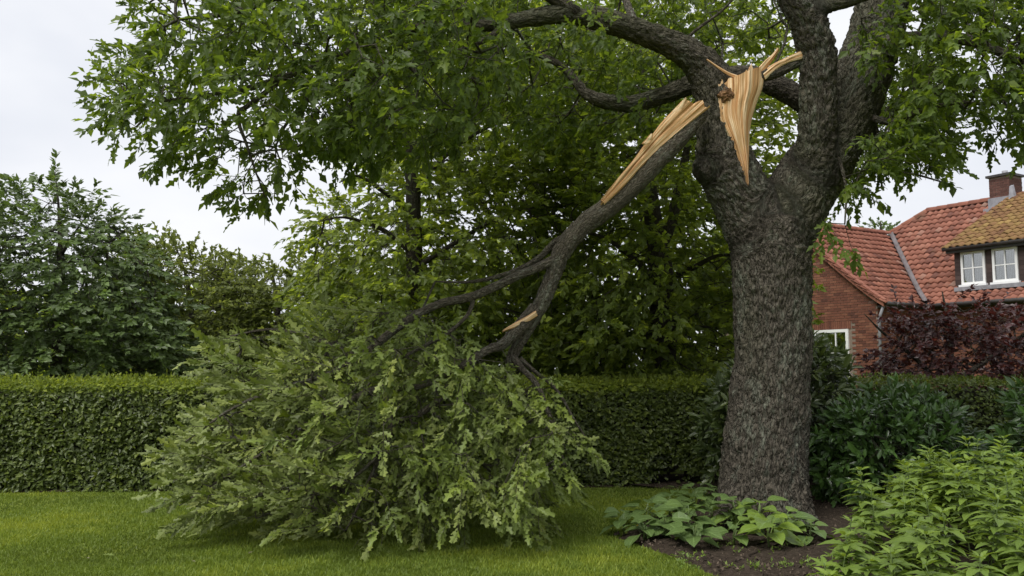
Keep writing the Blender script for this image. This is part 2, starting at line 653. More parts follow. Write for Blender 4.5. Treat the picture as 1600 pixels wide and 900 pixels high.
def sample_region(poly, depth, half, n, rng, full=90.0, blobs=None, holes=None):
    """n points in a volume whose outline follows poly and whose thickness grows inwards"""
    poly = np.asarray(poly, float)
    lo, hi = poly.min(0), poly.max(0)
    out = []
    got = 0
    while got < n:
        x = rng.uniform(lo[0], hi[0], n * 3)
        y = rng.uniform(lo[1], hi[1], n * 3)
        k = in_poly(x, y, poly)
        if holes is not None:
            for hx, hy, hr in holes:
                k &= np.hypot(x - hx, y - hy) > hr
        x, y = x[k], y[k]
        e = np.clip(poly_edge_dist(x, y, poly) / full, 0, 1)
        z = depth + half * np.sqrt(1 - (1 - e) ** 2) * rng.uniform(-1, 1, len(x)) * .95 + rng.normal(0, .1, len(x))
        P = atv(x, y, z)
        if blobs:
            v = np.array([noise.noise(Vector(p) * blobs[0]) for p in P])
            P = P[v > blobs[1]]
        out.append(P)
        got += len(P)
    return np.vstack(out)[:n]

# ------------------------------------------------------------------ materials in use
M_bark = bark_mat('oak_bark', (0.094, 0.082, 0.064), lich=0.6, scale=1.0, strength=1.0)
M_bark_bough = bark_mat('bough_bark', (0.125, 0.108, 0.082), lichen=(0.26, 0.27, 0.21), lich=0.7, scale=1.4)
M_bark_far = bark_mat('tree_bark', (0.075, 0.065, 0.052), lich=0.25, scale=1.5)
M_twig = plain_mat('twig', [(0.3, (0.05, 0.042, 0.03)), (0.7, (0.10, 0.085, 0.06))], scale=30)
M_oak = leaf_mat('oak_leaf', (0.072, 0.112, 0.018), (0.098, 0.135, 0.040), (0.24, 0.35, 0.025), rough=0.5, spec=0.32, mix=0.42)
M_bough = leaf_mat('bough_leaf', (0.122, 0.166, 0.030), (0.182, 0.222, 0.062), (0.22, 0.29, 0.03), rough=0.5, spec=0.35, mix=0.25, hue=(1.15, 1.06, 0.85), rib=0.35)
M_far = leaf_mat('far_leaf', (0.120, 0.162, 0.032), (0.14, 0.178, 0.048), (0.37, 0.48, 0.04), rough=0.45, spec=0.4, mix=0.46)
M_dark = leaf_mat('dark_leaf', (0.082, 0.125, 0.036), (0.10, 0.145, 0.05), (0.17, 0.25, 0.04), rough=0.45, spec=0.4, mix=0.28, hue=(1.1, 1.1, 0.95))
M_pale = leaf_mat('pale_leaf', (0.140, 0.170, 0.050), (0.16, 0.185, 0.07), (0.30, 0.36, 0.06), rough=0.55, spec=0.3, mix=0.42, hue=(1.1, 1.05, 0.9), var=0.35)
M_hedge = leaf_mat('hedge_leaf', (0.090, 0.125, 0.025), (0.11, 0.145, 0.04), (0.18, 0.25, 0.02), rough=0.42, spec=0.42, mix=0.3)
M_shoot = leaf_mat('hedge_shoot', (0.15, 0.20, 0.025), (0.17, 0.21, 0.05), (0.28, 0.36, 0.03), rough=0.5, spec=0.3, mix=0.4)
M_laurel = leaf_mat('laurel_leaf', (0.054, 0.108, 0.024), (0.085, 0.14, 0.04), (0.08, 0.15, 0.02), rough=0.3, spec=0.45, mix=0.15, rib=0.25, hue=(1.15, 1.15, 0.9))
M_rhodo = leaf_mat('shrub_leaf', (0.066, 0.096, 0.028), (0.09, 0.12, 0.05), (0.10, 0.16, 0.02), rough=0.35, spec=0.5, mix=0.2)
M_copper = leaf_mat('copper_leaf', (0.050, 0.020, 0.020), (0.065, 0.030, 0.030), (0.14, 0.03, 0.02), rough=0.4, spec=0.45, mix=0.28, hue=(1.2, 1.0, 1.0))
M_peren = leaf_mat('perennial_leaf', (0.126, 0.190, 0.034), (0.16, 0.215, 0.06), (0.24, 0.34, 0.03), rough=0.48, spec=0.35, mix=0.32, rib=0.25, hue=(1.15, 1.08, 0.85), var=0.3)
M_broad = leaf_mat('broad_leaf', (0.095, 0.150, 0.042), (0.13, 0.18, 0.06), (0.17, 0.26, 0.03), rough=0.42, spec=0.42, mix=0.22, rib=0.45, hue=(1.35, 1.25, 0.5), var=0.3)
M_stem = plain_mat('green_stem', [(0.3, (0.07, 0.11, 0.03)), (0.7, (0.11, 0.15, 0.045))], scale=20)

# ------------------------------------------------------------------ ground
def lawn_material():
    m, t, out = mat_new('lawn')
    L = t.links.new
    g = nn(t, 'ShaderNodeNewGeometry')
    n1 = nn(t, 'ShaderNodeTexNoise', Scale=0.9, Detail=4.0, Roughness=0.6)
    n2 = nn(t, 'ShaderNodeTexNoise', Scale=45.0, Detail=5.0, Roughness=0.75)
    for n in (n1, n2):
        L(g.outputs['Position'], n.inputs['Vector'])
    a = ramp(t, n1.outputs[0], [(0.35, (0.095, 0.138, 0.021)), (0.6, (0.138, 0.178, 0.028))])
    b = ramp(t, n2.outputs[0], [(0.3, (0.35, 0.35, 0.35)), (0.7, (1.5, 1.45, 1.2))])
    mu = nn(t, 'ShaderNodeMix', _data_type='RGBA', _blend_type='MULTIPLY')
    mu.inputs[0].default_value = 1.0
    L(a, mu.inputs[6])
    L(b, mu.inputs[7])
    bs = nn(t, 'ShaderNodeBsdfPrincipled', Roughness=0.9)
    bs.inputs['Specular IOR Level'].default_value = 0.15
    L(mu.outputs[2], bs.inputs['Base Color'])
    bp = nn(t, 'ShaderNodeBump', Strength=0.6, Distance=0.02)
    L(n2.outputs[0], bp.inputs['Height'])
    L(bp.outputs[0], bs.inputs['Normal'])
    L(bs.outputs[0], out.inputs[0])
    return m

S_ = 900.0
struct('ground', [(-S_, -60, 0), (S_, -60, 0), (S_, S_, 0), (-S_, S_, 0)], np.array([(0, 1, 2, 3)]), lawn_material(), label='mown green lawn reaching under the hedge and trees')

M_soil = plain_mat('soil', [(0.3, (0.022, 0.017, 0.012)), (0.55, (0.045, 0.034, 0.025)), (0.75, (0.085, 0.066, 0.05))], scale=22, rough=0.95, bump=1.0, dist=0.03, spec=0.1)
def soil_bed(name, pts, label, seed):
    rng = np.random.default_rng(seed)
    pts = np.asarray(pts, float)
    Q = catmull(np.vstack([pts, pts[:1]]), 9)[:-1]
    c = Q.mean(0)
    rings = []
    for f, z in ((1.0, -0.02), (0.97, 0.016), (0.86, 0.034), (0.6, 0.045), (0.3, 0.05)):
        R = c + (Q - c) * f
        R = R + rng.normal(0, .018, R.shape)
        rings.append(np.column_stack([R, z + rng.normal(0, .008, len(R)) * (z > 0)]))
    V = np.vstack(rings + [np.array([[c[0], c[1], .05]])])
    n = len(Q)
    F = []
    for r in range(len(rings) - 1):
        for j in range(n):
            F.append((r * n + j, r * n + (j + 1) % n, (r + 1) * n + (j + 1) % n, (r + 1) * n + j))
    T = [((len(rings) - 1) * n + j, (len(rings) - 1) * n + (j + 1) % n, len(V) - 1) for j in range(n)]
    return struct(name, V, [np.array(F), np.array(T)], M_soil, label=label, smooth=True)

def g2(px, py):
    Y = float(ground_depth(py))
    for _ in range(4):
        p = at(px, py, Y)
        Y = Y * EYE / max(EYE - p[2], 1e-3)
    return at(px, py, Y)[:2]
BED = [g2(960, 842), g2(1040, 868), g2(1085, 888), g2(1130, 905), g2(1250, 915), (3.2, 5.6), (5.2, 5.6), (6.6, 9.0), (6.8, 11.9), (3.2, 12.0), g2(1110, 762), g2(1090, 785), g2(1000, 818)]
soil_bed('soil_bed', BED, 'dark bare soil bed round the oak and under the shrubs', 3)
BEDQ = catmull(np.vstack([BED, BED[:1]]), 9)[:-1]
# a strip of bare soil under the hedge
HX0, HY0, HX1, HY1 = -9.0, 11.55, 9.6, 12.75        # hedge front line
def hedge_y(x):
    return HY0 + (HY1 - HY0) * (x - HX0) / (HX1 - HX0)
soil_bed('hedge_soil', [(-9, hedge_y(-9) - .02), (-3, hedge_y(-3) - .03), (1.8, hedge_y(1.8) - .06), (2.6, hedge_y(2.6) - .25), (9.5, hedge_y(9.5) - .3), (9.5, 13.9), (2, 13.5), (-9, 12.8)], 'dark soil strip at the foot of the clipped hedge', 4)

# soil crumbs and bark litter
rng = np.random.default_rng(11)
n = 9000
x = rng.uniform(.8, 5.5, n); y = rng.uniform(5.8, 11.5, n)
k = in_poly(x, y, BEDQ)
x, y = x[k], y[k]
pos = np.column_stack([x, y, np.full(len(x), .045)])
TET = dict(V=np.array([(0, 0, .6), (-.5, -.3, -.2), (.5, -.35, -.2), (.05, .55, -.2)]), T=np.array([(0, 1, 2), (0, 2, 3), (0, 3, 1)]), ac=np.zeros(4), al=np.zeros(4))
V, T, lf = inst_leaves(TET, pos, rng.normal(0, 1, (len(x), 3)) * [1, 1, .3], np.array([[0, 0, 1.]]) + rng.normal(0, .4, (len(x), 3)), np.exp(rng.normal(-4.3, .55, len(x))), rng.uniform(0, 1, len(x)))
M_crumb = tinted_mat('soil_crumb', [(0.0, (0.02, 0.015, 0.011)), (0.6, (0.06, 0.045, 0.033)), (1.0, (0.15, 0.115, 0.085))], rough=0.95, bump=0.2)
o = struct('soil_crumbs', V, T, M_crumb, {'lf': lf}, label='crumbs of soil and bark litter strewn over the bed', kind='stuff')

# grass blades on the lawn in view
rng = np.random.default_rng(5)
n = 290000
Y = 1 / rng.uniform(1 / 12.75, 1 / 5.6, n)
X = rng.uniform(-1, 1, n) * (Y * .64 + .4)
inb = in_poly(X, Y, BEDQ)
hy = hedge_y(X)
k = (Y < hy + .05) & (~inb | (rng.uniform(0, 1, n) < .012))
X, Y = X[k], Y[k]
n = len(X)
pn = np.array([noise.noise(Vector((a * .7, b * .7, 0))) * .6 + noise.noise(Vector((a * 2.3, b * 2.3, 4))) * .4 for a, b in zip(X[::8], Y[::8])])
pn = np.repeat(pn, 8)[:n]
pn2 = np.array([noise.noise(Vector((a * .7, b * .7, 0))) for a, b in zip(X, Y)]) * .6 + np.array([noise.noise(Vector((a * 3.1, b * 3.1, 4))) for a, b in zip(X, Y)]) * .4
ang = rng.uniform(0, 6.283, n)
h = .025 * np.exp(rng.normal(0, .3, n)) * (1 + .35 * pn2)
w = .0032 + .0022 * rng.uniform(0, 1, n) + Y * .00022
lean = np.abs(rng.normal(0, .45, n)) + .15
la = rng.uniform(0, 6.283, n)
bx, by = np.cos(ang) * w, np.sin(ang) * w
tipx, tipy = X + np.cos(la) * lean * h, Y + np.sin(la) * lean * h
mx_, my_ = X + np.cos(la) * lean * h * .3, Y + np.sin(la) * lean * h * .3
V = np.stack([np.column_stack([X - bx, Y - by, np.zeros(n)]), np.column_stack([X + bx, Y + by, np.zeros(n)]), np.column_stack([tipx, tipy, h])], 1).reshape(-1, 3)
b0 = (np.arange(n) * 3)[:, None]
tint = np.clip(.48 + pn2 * .9 + rng.normal(0, .16, n), 0, 1)
lf = np.zeros((n, 3, 3)); lf[:, :, 0] = tint[:, None]
M_grass = leaf_mat('grass_blade', (0.152, 0.212, 0.032), (0.152, 0.212, 0.034), (0.27, 0.36, 0.035), rough=0.5, spec=0.25, mix=0.35, hue=(1.25, 1.06, 0.9), var=0.35)
struct('grass', V, b0 + np.array([[0, 1, 2]]), M_grass, {'lf': lf.reshape(-1, 3)}, label='short green blades of mown grass covering the lawn', kind='stuff')

# ------------------------------------------------------------------ hedge
rng = np.random.default_rng(21)
hb = thing('clipped_hedge', 'long clipped green hedge with pale young shoots along its flat top', 'hedge', (0, 12.2, 0))
HH, HT = 1.42, 0.75
def hnoise(x, z, s=1.0):
    return np.array([noise.noise(Vector((a * 1.6 * s, b * 1.9 * s, 7.3))) * .6 + noise.noise(Vector((a * 5 * s, b * 5 * s, 1.3))) * .4 for a, b in zip(x, z)])
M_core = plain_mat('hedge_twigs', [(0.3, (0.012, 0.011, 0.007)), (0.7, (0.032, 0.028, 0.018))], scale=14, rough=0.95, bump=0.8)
def hbox(x0, x1, off0, off1, z0, z1):
    c = []
    for z in (z0, z1):
        for x_, o_ in ((x0, off0), (x1, off0), (x1, off1), (x0, off1)):
            c.append((x_, hedge_y(x_) + o_, z))
    return np.array(c), np.array([(3, 2, 1, 0), (4, 5, 6, 7), (0, 1, 5, 4), (1, 2, 6, 5), (2, 3, 7, 6), (3, 0, 4, 7)])
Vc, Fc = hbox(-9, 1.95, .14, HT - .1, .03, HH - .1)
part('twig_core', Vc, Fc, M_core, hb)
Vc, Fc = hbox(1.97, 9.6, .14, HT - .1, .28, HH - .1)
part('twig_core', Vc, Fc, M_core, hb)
# stems at the bare foot of the hedge
for i, xs in enumerate(np.arange(-8.8, 9.5, .24)):
    if xs < 1.4:
        continue
    P = np.array([(xs, hedge_y(xs) + .22, -.02), (xs + rng.normal(0, .02), hedge_y(xs) + .22, .25), (xs + rng.normal(0, .03), hedge_y(xs) + .25, .6)])
    V, F, T, B = tube(P, [.03, .024, .02], 7)
    part('stem', V, [F, T], M_bark_far, hb, {'bark': B}, True)
n = 54000
x = rng.uniform(-8.4, 8.4, n)
z = rng.uniform(0.02, HH, n)
hn = hnoise(x, z)
bare = (x > 1.95) & (z < .24 + .12 * np.sin(x * 9) + rng.normal(0, .06, n))
thin = rng.uniform(0, 1, n) < .10
k = (~bare | thin) & (hn > -.62) & ((x < 4.2) | (rng.uniform(0, 1, n) < .45))
x, z, hn = x[k], z[k], hn[k]
n = len(x)
yng = z > HH - .05 - .07 * rng.uniform(0, 1, n)
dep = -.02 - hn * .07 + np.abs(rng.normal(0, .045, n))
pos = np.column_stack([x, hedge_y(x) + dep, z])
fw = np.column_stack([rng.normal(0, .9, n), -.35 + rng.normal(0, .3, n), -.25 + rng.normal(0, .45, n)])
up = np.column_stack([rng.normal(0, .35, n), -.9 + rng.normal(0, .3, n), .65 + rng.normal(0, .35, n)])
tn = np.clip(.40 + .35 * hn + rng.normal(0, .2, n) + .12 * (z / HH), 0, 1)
Lf1 = (pos, fw, up, .068 * np.exp(rng.normal(0, .22, n)), tn)
n = 13000
x = rng.uniform(-9, 9.6, n); yy = rng.uniform(-.02, HT, n)
hz = np.array([noise.noise(Vector((a * 1.3, b * 1.3, 2.2))) for a, b in zip(x, yy)])
pos = np.column_stack([x, hedge_y(x) + yy, HH - .02 + hz * .035 + .07 * np.clip(yy / HT, 0, 1) + rng.normal(0, .018, n)])
Lf2 = (pos, rng.normal(0, 1, (n, 3)) * [1, 1, .35] + [0, -.2, .1], np.array([[0, -.25, 1.]]) + rng.normal(0, .35, (n, 3)), .052 * np.exp(rng.normal(0, .2, n)), np.clip(rng.normal(.55, .2, n), 0, 1))
Lf1y = tuple(a[yng] for a in Lf1)
Lf1 = tuple(a[~yng] for a in Lf1)
foliage('foliage', SMALL, Lf1, M_hedge, hb)
# young growth on the top
n = 2600
x = rng.uniform(-9, 9.6, n); yy = rng.uniform(-.02, HT, n)
big = np.array([noise.noise(Vector((a * .8, 0.3, 5.1))) for a in x])
Pp = np.column_stack([x, hedge_y(x) + yy, HH - .02 + .07 * yy / HT])
Ls = .05 + .06 * np.clip(big + .2, 0, 1) + np.where(rng.uniform(0, 1, n) < .05, rng.uniform(.03, .1, n), 0)
Lf3, _ = sprays(Pp, rng.normal(0, .25, (n, 3)) + [0, 0, 1], Ls, 5, .046, rng, flat=.3, droop=.05, spread=1.0)
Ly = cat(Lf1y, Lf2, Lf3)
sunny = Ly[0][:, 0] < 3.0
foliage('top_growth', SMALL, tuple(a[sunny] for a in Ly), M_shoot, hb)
foliage('foliage', SMALL, tuple(a[~sunny] for a in Ly), M_hedge, hb)  # shaded right stretch of the top: shade put in as the darker leaf colour

# ------------------------------------------------------------------ the oak
oak = thing('oak_tree', 'large old oak with thick furrowed trunk, forked limbs and a torn pale wound', 'tree', (2.79, 9.5, 0))
trunk = path([(1194, 845, 9.5, .56), (1194, 815, 9.5, .52), (1193, 760, 9.5, .465), (1196, 690, 9.5, .43), (1202, 620, 9.5, .405), (1207, 540, 9.5, .395), (1207, 450, 9.5, .40), (1204, 390, 9.5, .41), (1200, 345, 9.5, .39)])
lstem = path([(1196, 380, 9.5, .36), (1165, 320, 9.5, .33), (1140, 270, 9.48, .30), (1128, 220, 9.46, .275), (1124, 170, 9.44, .26), (1110, 120, 9.4, .215), (1085, 88, 9.35, .168), (1045, 66, 9.3, .142), (1000, 50, 9.2, .128), (940, 30, 9.1, .118), (880, 22, 9.0, .10), (820, 30, 8.9, .082), (750, 40, 8.8, .07), (690, 42, 8.75, .058), (640, 45, 8.7, .055)])
rstem = path([(1208, 400, 9.5, .36), (1235, 330, 9.55, .36), (1275, 262, 9.6, .345), (1310, 200, 9.65, .33), (1338, 140, 9.7, .315), (1362, 70, 9.75, .30), (1385, 0, 9.8, .28), (1410, -90, 9.85, .25), (1420, -230, 9.9, .20), (1410, -420, 9.9, .13)])
istem = path([(1270, 275, 9.45, .24), (1276, 215, 9.32, .19), (1279, 160, 9.25, .175), (1280, 110, 9.2, .172), (1272, 60, 9.15, .18), (1252, 15, 9.1, .185), (1222, -40, 9.05, .17), (1170, -140, 8.9, .14), (1120, -260, 8.7, .09)])
blimb = path([(1325, 215, 9.75, .17), (1285, 180, 9.85, .155), (1250, 153, 9.9, .14), (1210, 132, 9.95, .125), (1160, 118, 10.0, .11), (1095, 128, 10.05, .11), (1040, 148, 10.1, .105), (990, 162, 10.1, .095), (945, 158, 10.1, .085), (915, 145, 10.1, .065), (880, 105, 10.2, .05), (830, 80, 10.3, .035)])
knob = path([(1130, 262, 9.44, .20), (1105, 266, 9.4, .155), (1094, 270, 9.38, .11)])
sidel = path([(1262, 18, 9.1, .10), (1300, 6, 9.0, .085), (1345, -6, 8.9, .07), (1420, -40, 8.8, .05)])
limbs = [trunk, lstem, rstem, istem, blimb, knob, sidel]
items = []
for P, R in limbs:
    V, F, T, B = tube(P, R, 20)
    items.append((V, F, T, B))
V, Fs, B = join_tubes(items)
tmp = bpy.data.objects.new('tmp', mk_mesh('tmp', V, Fs))
COL.objects.link(tmp)
md = tmp.modifiers.new('r', 'REMESH'); md.mode = 'VOXEL'; md.voxel_size = 0.0215
md = tmp.modifiers.new('s', 'SMOOTH'); md.factor = 0.5; md.iterations = 22
dg = bpy.context.evaluated_depsgraph_get()
me = bpy.data.meshes.new_from_object(tmp.evaluated_get(dg))
bpy.data.objects.remove(tmp)
nv = len(me.vertices)
co = np.empty(nv * 3, np.float32); me.vertices.foreach_get('co', co); co = co.reshape(-1, 3).astype(float)
nor = np.empty(nv * 3, np.float32); me.vertex_normals.foreach_get('vector', nor); nor = nor.reshape(-1, 3).astype(float)
# bark coordinates: blend of the frames of the limbs nearby
acc = np.zeros((nv, 3)); wsum = np.zeros(nv)
for li, (P, R) in enumerate(limbs):
    T_, X_, Y_ = frames(P)
    s_ = np.concatenate([[0], np.cumsum(np.linalg.norm(np.diff(P, axis=0), axis=1))])
    best = np.full(nv, 1e9); bi = np.zeros(nv, int)
    for i in range(len(P)):
        d = np.linalg.norm(co - P[i], axis=1)
        m_ = d < best
        best[m_] = d[m_]; bi[m_] = i
    rel = co - P[bi]
    ax = np.sum(rel * T_[bi], 1)
    cx = np.sum(rel * X_[bi], 1); cy = np.sum(rel * Y_[bi], 1)
    rr = np.hypot(cx, cy) + 1e-6
    w_ = 1 / (np.abs(best - R[bi]) + .04) ** 4
    cx = cx + P[0] @ X_[0]; cy = cy + P[0] @ Y_[0]
    acc += w_[:, None] * np.stack([cx, cy, (s_[bi] + ax + P[0, 2]) * .30], 1)
    wsum += w_
barkco = acc / wsum[:, None]
zc = co[:, 2]
disp = np.empty(nv)
for i in range(nv):
    b = Vector(barkco[i])
    wv = noise.noise_vector(b * 14) * .02
    e = min(1.0, abs(noise.noise((b + wv) * 22)) * 3.4) * .6 + min(1.0, abs(noise.noise((b + wv) * 44 + Vector((5, 3, 1)))) * 2.6) * .4
    c_ = co[i]
    v = .050 * e + .010 * noise.noise(b * 60) + .03 * noise.noise(Vector(c_) * 2.2)
    if zc[i] < .75:
        v += .17 * max(0, 1 - zc[i] / .75) ** 1.5 * (noise.noise(Vector((c_[0] * 3.2, c_[1] * 3.2, .3))) + .25)
    disp[i] = v - .018
rad = np.clip(np.abs(zc) * 0 + 1, 0, 1)
big = np.ones(nv)
for li in (1, 4, 6):      # finer bark on the thinner limbs
    P, R = limbs[li]
    for i in range(len(P)):
        if R[i] < .2:
            m_ = np.linalg.norm(co - P[i], axis=1) < R[i] * 1.6
            big[m_] = np.minimum(big[m_], max(.35, R[i] / .2))
co = co + nor * (disp * big)[:, None]
co[:, 2] = np.maximum(co[:, 2], -.15)
me.vertices.foreach_set('co', (co - np.array(oak.location)).astype(np.float32).ravel())
me.attributes.new('bark', 'FLOAT_VECTOR', 'POINT').data.foreach_set('vector', barkco.astype(np.float32).ravel())
me.polygons.foreach_set('use_smooth', np.ones(len(me.polygons), bool))
me.materials.clear(); me.materials.append(M_bark)
me.update()
ob = bpy.data.objects.new('trunk', me); ob.parent = oak; COL.objects.link(ob)

# torn wood
def wood_material():
    m, t, out = mat_new('torn_wood')
    L = t.links.new
    a = nn(t, 'ShaderNodeAttribute', _attribute_name='fib')
    mp = nn(t, 'ShaderNodeMapping'); mp.inputs['Scale'].default_value = (110, 2.2, 1)
    L(a.outputs['Vector'], mp.inputs[0])
    n = nn(t, 'ShaderNodeTexNoise', Scale=1.0, Detail=5.0, Roughness=0.65)
    L(mp.outputs[0], n.inputs['Vector'])
    sz_ = nn(t, 'ShaderNodeSeparateXYZ'); L(a.outputs['Vector'], sz_.inputs[0])
    ma_ = nn(t, 'ShaderNodeMath', _operation='MULTIPLY_ADD', i1=0.26, i2=-0.11); L(sz_.outputs[2], ma_.inputs[0])
    mb_ = nn(t, 'ShaderNodeMath', _operation='ADD'); L(ma_.outputs[0], mb_.inputs[0]); L(n.outputs[0], mb_.inputs[1])
    c = ramp(t, mb_.outputs[0], [(0.24, (0.15, 0.06, 0.02)), (0.38, (0.44, 0.22, 0.085)), (0.50, (0.66, 0.41, 0.20)), (0.68, (0.84, 0.66, 0.43))])
    n2 = nn(t, 'ShaderNodeTexNoise', Scale=5.0, Detail=3.0)
    L(a.outputs['Vector'], n2.inputs['Vector'])
    k = ramp(t, n2.outputs[0], [(0.4, (0, 0, 0)), (0.72, (0.5, 0.5, 0.5))])
    mc = nn(t, 'ShaderNodeMix', _data_type='RGBA')
    L(k, mc.inputs[0]); L(c, mc.inputs[6]); mc.inputs[7].default_value = (0.46, 0.22, 0.085, 1)
    bs = nn(t, 'ShaderNodeBsdfPrincipled', Roughness=0.75)
    bs.inputs['Specular IOR Level'].default_value = 0.2
    L(mc.outputs[2], bs.inputs['Base Color'])
    bp = nn(t, 'ShaderNodeBump', Strength=0.9, Distance=0.012)
    L(n.outputs[0], bp.inputs['Height'])
    L(bp.outputs[0], bs.inputs['Normal'])
    L(bs.outputs[0], out.inputs[0])
    return m
M_wood = wood_material()
M_heart = plain_mat('dark_heartwood', [(0.3, (0.07, 0.035, 0.018)), (0.6, (0.22, 0.12, 0.055)), (0.8, (0.38, 0.23, 0.12))], scale=26, rough=0.9, bump=1.0, dist=0.02)

def torn(name, left, right, parent, out_dir, nu=46, nv_=60, bulge=.05, amp=.02, thick=.06, spike=(0.06, 0.04), seed=1, lf=90.0, fan=0.0):
    """slab of split wood between two edge lines, its face broken into fibres and its ends into splinters"""
    g = np.random.default_rng(seed)
    Lp = catmull(np.array([at(*p) for p in left]), 8); Rp = catmull(np.array([at(*p) for p in right]), 8)
    def res(Q):
        s = np.concatenate([[0], np.cumsum(np.linalg.norm(np.diff(Q, axis=0), axis=1))])
        v = np.linspace(0, s[-1], nv_)
        return np.stack([np.interp(v, s, Q[:, k]) for k in range(3)], 1), s[-1]
    A, la = res(Lp); B, lb = res(Rp)
    O = nrm(np.asarray(out_dir, float))
    us = np.linspace(0, 1, nu)
    wid = np.linalg.norm(B - A, axis=1)
    top = np.abs(g.normal(0, spike[0], nu)) * g.choice([0.2, .6, 1.6], nu)
    bot = np.abs(g.normal(0, spike[1], nu)) * g.choice([0.2, .6, 1.6], nu)
    cols = [g.normal(0, 1) for _ in range(nu)]
    strip = np.zeros(nu, int); j = 0; sid = 0
    while j < nu:
        w_s = int(g.choice([1, 2, 2, 3, 4, 6])); strip[j:j + w_s] = sid; sid += 1; j += w_s
    soff = g.normal(0, .7, sid + 1); stilt = g.normal(0, .8, sid + 1); stone = g.uniform(0, 1, sid + 1)
    slen = np.abs(g.normal(0, 1, sid + 1)) * g.choice([.2, .7, 1.6], sid + 1); slen2 = np.abs(g.normal(0, 1, sid + 1)) * g.choice([.2, .7, 1.6], sid + 1)
    cen = np.array([np.mean(np.where(strip == k)[0]) if (strip == k).any() else 0 for k in range(sid + 1)])
    wds = np.array([max(1, (strip == k).sum()) for k in range(sid + 1)])
    tap = np.array([1 - .8 * abs(j - cen[strip[j]] + g.normal(0, .3)) / wds[strip[j]] * 2 for j in range(nu)]).clip(.05, 1)
    top = slen[strip] * spike[0] * tap; bot = slen2[strip] * spike[1] * tap
    V, fib = [], []
    dirv = nrm(np.gradient((A + B) / 2, axis=0))
    for i in range(nv_):
        v = i / (nv_ - 1)
        for j, u in enumerate(us):
            p = A[i] * (1 - u) + B[i] * u
            k_ = strip[j]
            r = .16 * noise.noise(Vector((u * wid.mean() * lf * 1.6, v * 1.5, seed))) + .5 * soff[k_] * (.5 + noise.noise(Vector((k_ * 3.7, v * 2.6, seed)))) + .35 * stilt[k_] * (v - .5) + .3 * noise.noise(Vector((k_ * 5.1, v * 6, seed + 4))) + .25 * noise.noise(Vector((u * 3, v * 3, seed + 9)))
            p = p + O * (bulge * math.sin(math.pi * u) ** .7 + amp * r * 2)
            e0 = max(0, 1 - v / .16); e1 = max(0, (v - .84) / .16)
            p = p - dirv[i] * top[j] * e0 + dirv[i] * bot[j] * e1
            p = p + O * (e0 * fan * cols[j])
            V.append(p); fib.append((u * wid.mean(), v * la, stone[strip[j]]))
    nf = len(V)
    for i in range(nv_):
        for j, u in enumerate(us):
            p = V[i * nu + j] - O * (thick * (.25 + math.sin(math.pi * min(max(u, .02), .98))))
            V.append(p); fib.append((u * wid.mean(), i / nv_ * la, 0))
    F = []
    for i in range(nv_ - 1):
        for j in range(nu - 1):
            a = i * nu + j
            F.append((a, a + 1, a + nu + 1, a + nu))
            F.append((nf + a, nf + a + nu, nf + a + nu + 1, nf + a + 1))
        for j in (0, nu - 1):
            a = i * nu + j
            F.append((a, a + nu, nf + a + nu, nf + a))
    for i in (0, nv_ - 1):
        for j in range(nu - 1):
            a = i * nu + j
            F.append((a, a + 1, nf + a + 1, nf + a))
    return part(name, np.array(V), np.array(F), M_wood, parent, {'fib': np.array(fib)}, smooth=False)

wound = torn('torn_wood', [(1122, 136, 9.20), (1123, 168, 9.19), (1127, 190, 9.19), (1140, 218, 9.19), (1151, 246, 9.20), (1160, 272, 9.20), (1165, 288, 9.21)],
     [(1194, 104, 9.22), (1192, 135, 9.23), (1183, 160, 9.24), (1174, 192, 9.24), (1171, 228, 9.25), (1170, 258, 9.24), (1168, 290, 9.22)], oak, (-.05, -1, .1), bulge=.085, amp=.019, thick=.16, seed=3, spike=(.05, .03))
wound['label'] = 'pale orange torn wood of the split stem'
# dark heart where the bough tore away
g = np.random.default_rng(2)
V = []; F = []
c = at(1138, 148, 9.14)
nr, na = 7, 18
for r in range(nr):
    for a in range(na):
        an = a / na * 6.283
        rr = r / (nr - 1)
        V.append(c + np.array([math.cos(an) * .12 * rr, -.02 * (1 - rr ** 2) + .05 * rr ** 3, math.sin(an) * .10 * rr]) + g.normal(0, .009, 3) * (r > 0))
for r in range(nr - 1):
    for a in range(na):
        F.append((r * na + a, r * na + (a + 1) % na, (r + 1) * na + (a + 1) % na, (r + 1) * na + a))
part('heart_rot', np.array(V), np.array(F), M_heart, oak)['label'] = 'dark rotten heartwood in the wound'
torn('splinter', [(1253, 78, 9.15), (1232, 88, 9.16), (1210, 98, 9.18), (1190, 112, 9.2)], [(1252, 92, 9.15), (1233, 97, 9.16), (1214, 108, 9.18), (1196, 124, 9.2)], oak, (-.1, -1, .2), nu=10, nv_=26, bulge=.015, amp=.01, thick=.05, seed=5, spike=(.07, .0))
torn('splinter', [(1214, 75, 9.2), (1206, 85, 9.2), (1192, 98, 9.2), (1182, 110, 9.2)], [(1217, 79, 9.2), (1209, 92, 9.2), (1200, 104, 9.2), (1192, 116, 9.2)], oak, (-.1, -1, .2), nu=8, nv_=24, bulge=.012, amp=.01, thick=.04, seed=6, spike=(.05, .0))
torn('splinter', [(1105, 92, 9.12), (1122, 103, 9.12), (1140, 113, 9.15), (1156, 118, 9.17)], [(1106, 95, 9.12), (1121, 106, 9.12), (1139, 118, 9.15), (1156, 124, 9.17)], oak, (-.1, -1, .2), nu=5, nv_=20, bulge=.004, amp=.004, thick=.02, seed=7, spike=(.03, .0))
P, R = path([(1188, 118, 9.26, .075), (1215, 112, 9.24, .065), (1245, 98, 9.22, .055), (1275, 88, 9.3, .05)])
V, F, T, B = tube(P, R, 10)
part('stub', V, [F, T], M_bark, oak, {'bark': B}, True)

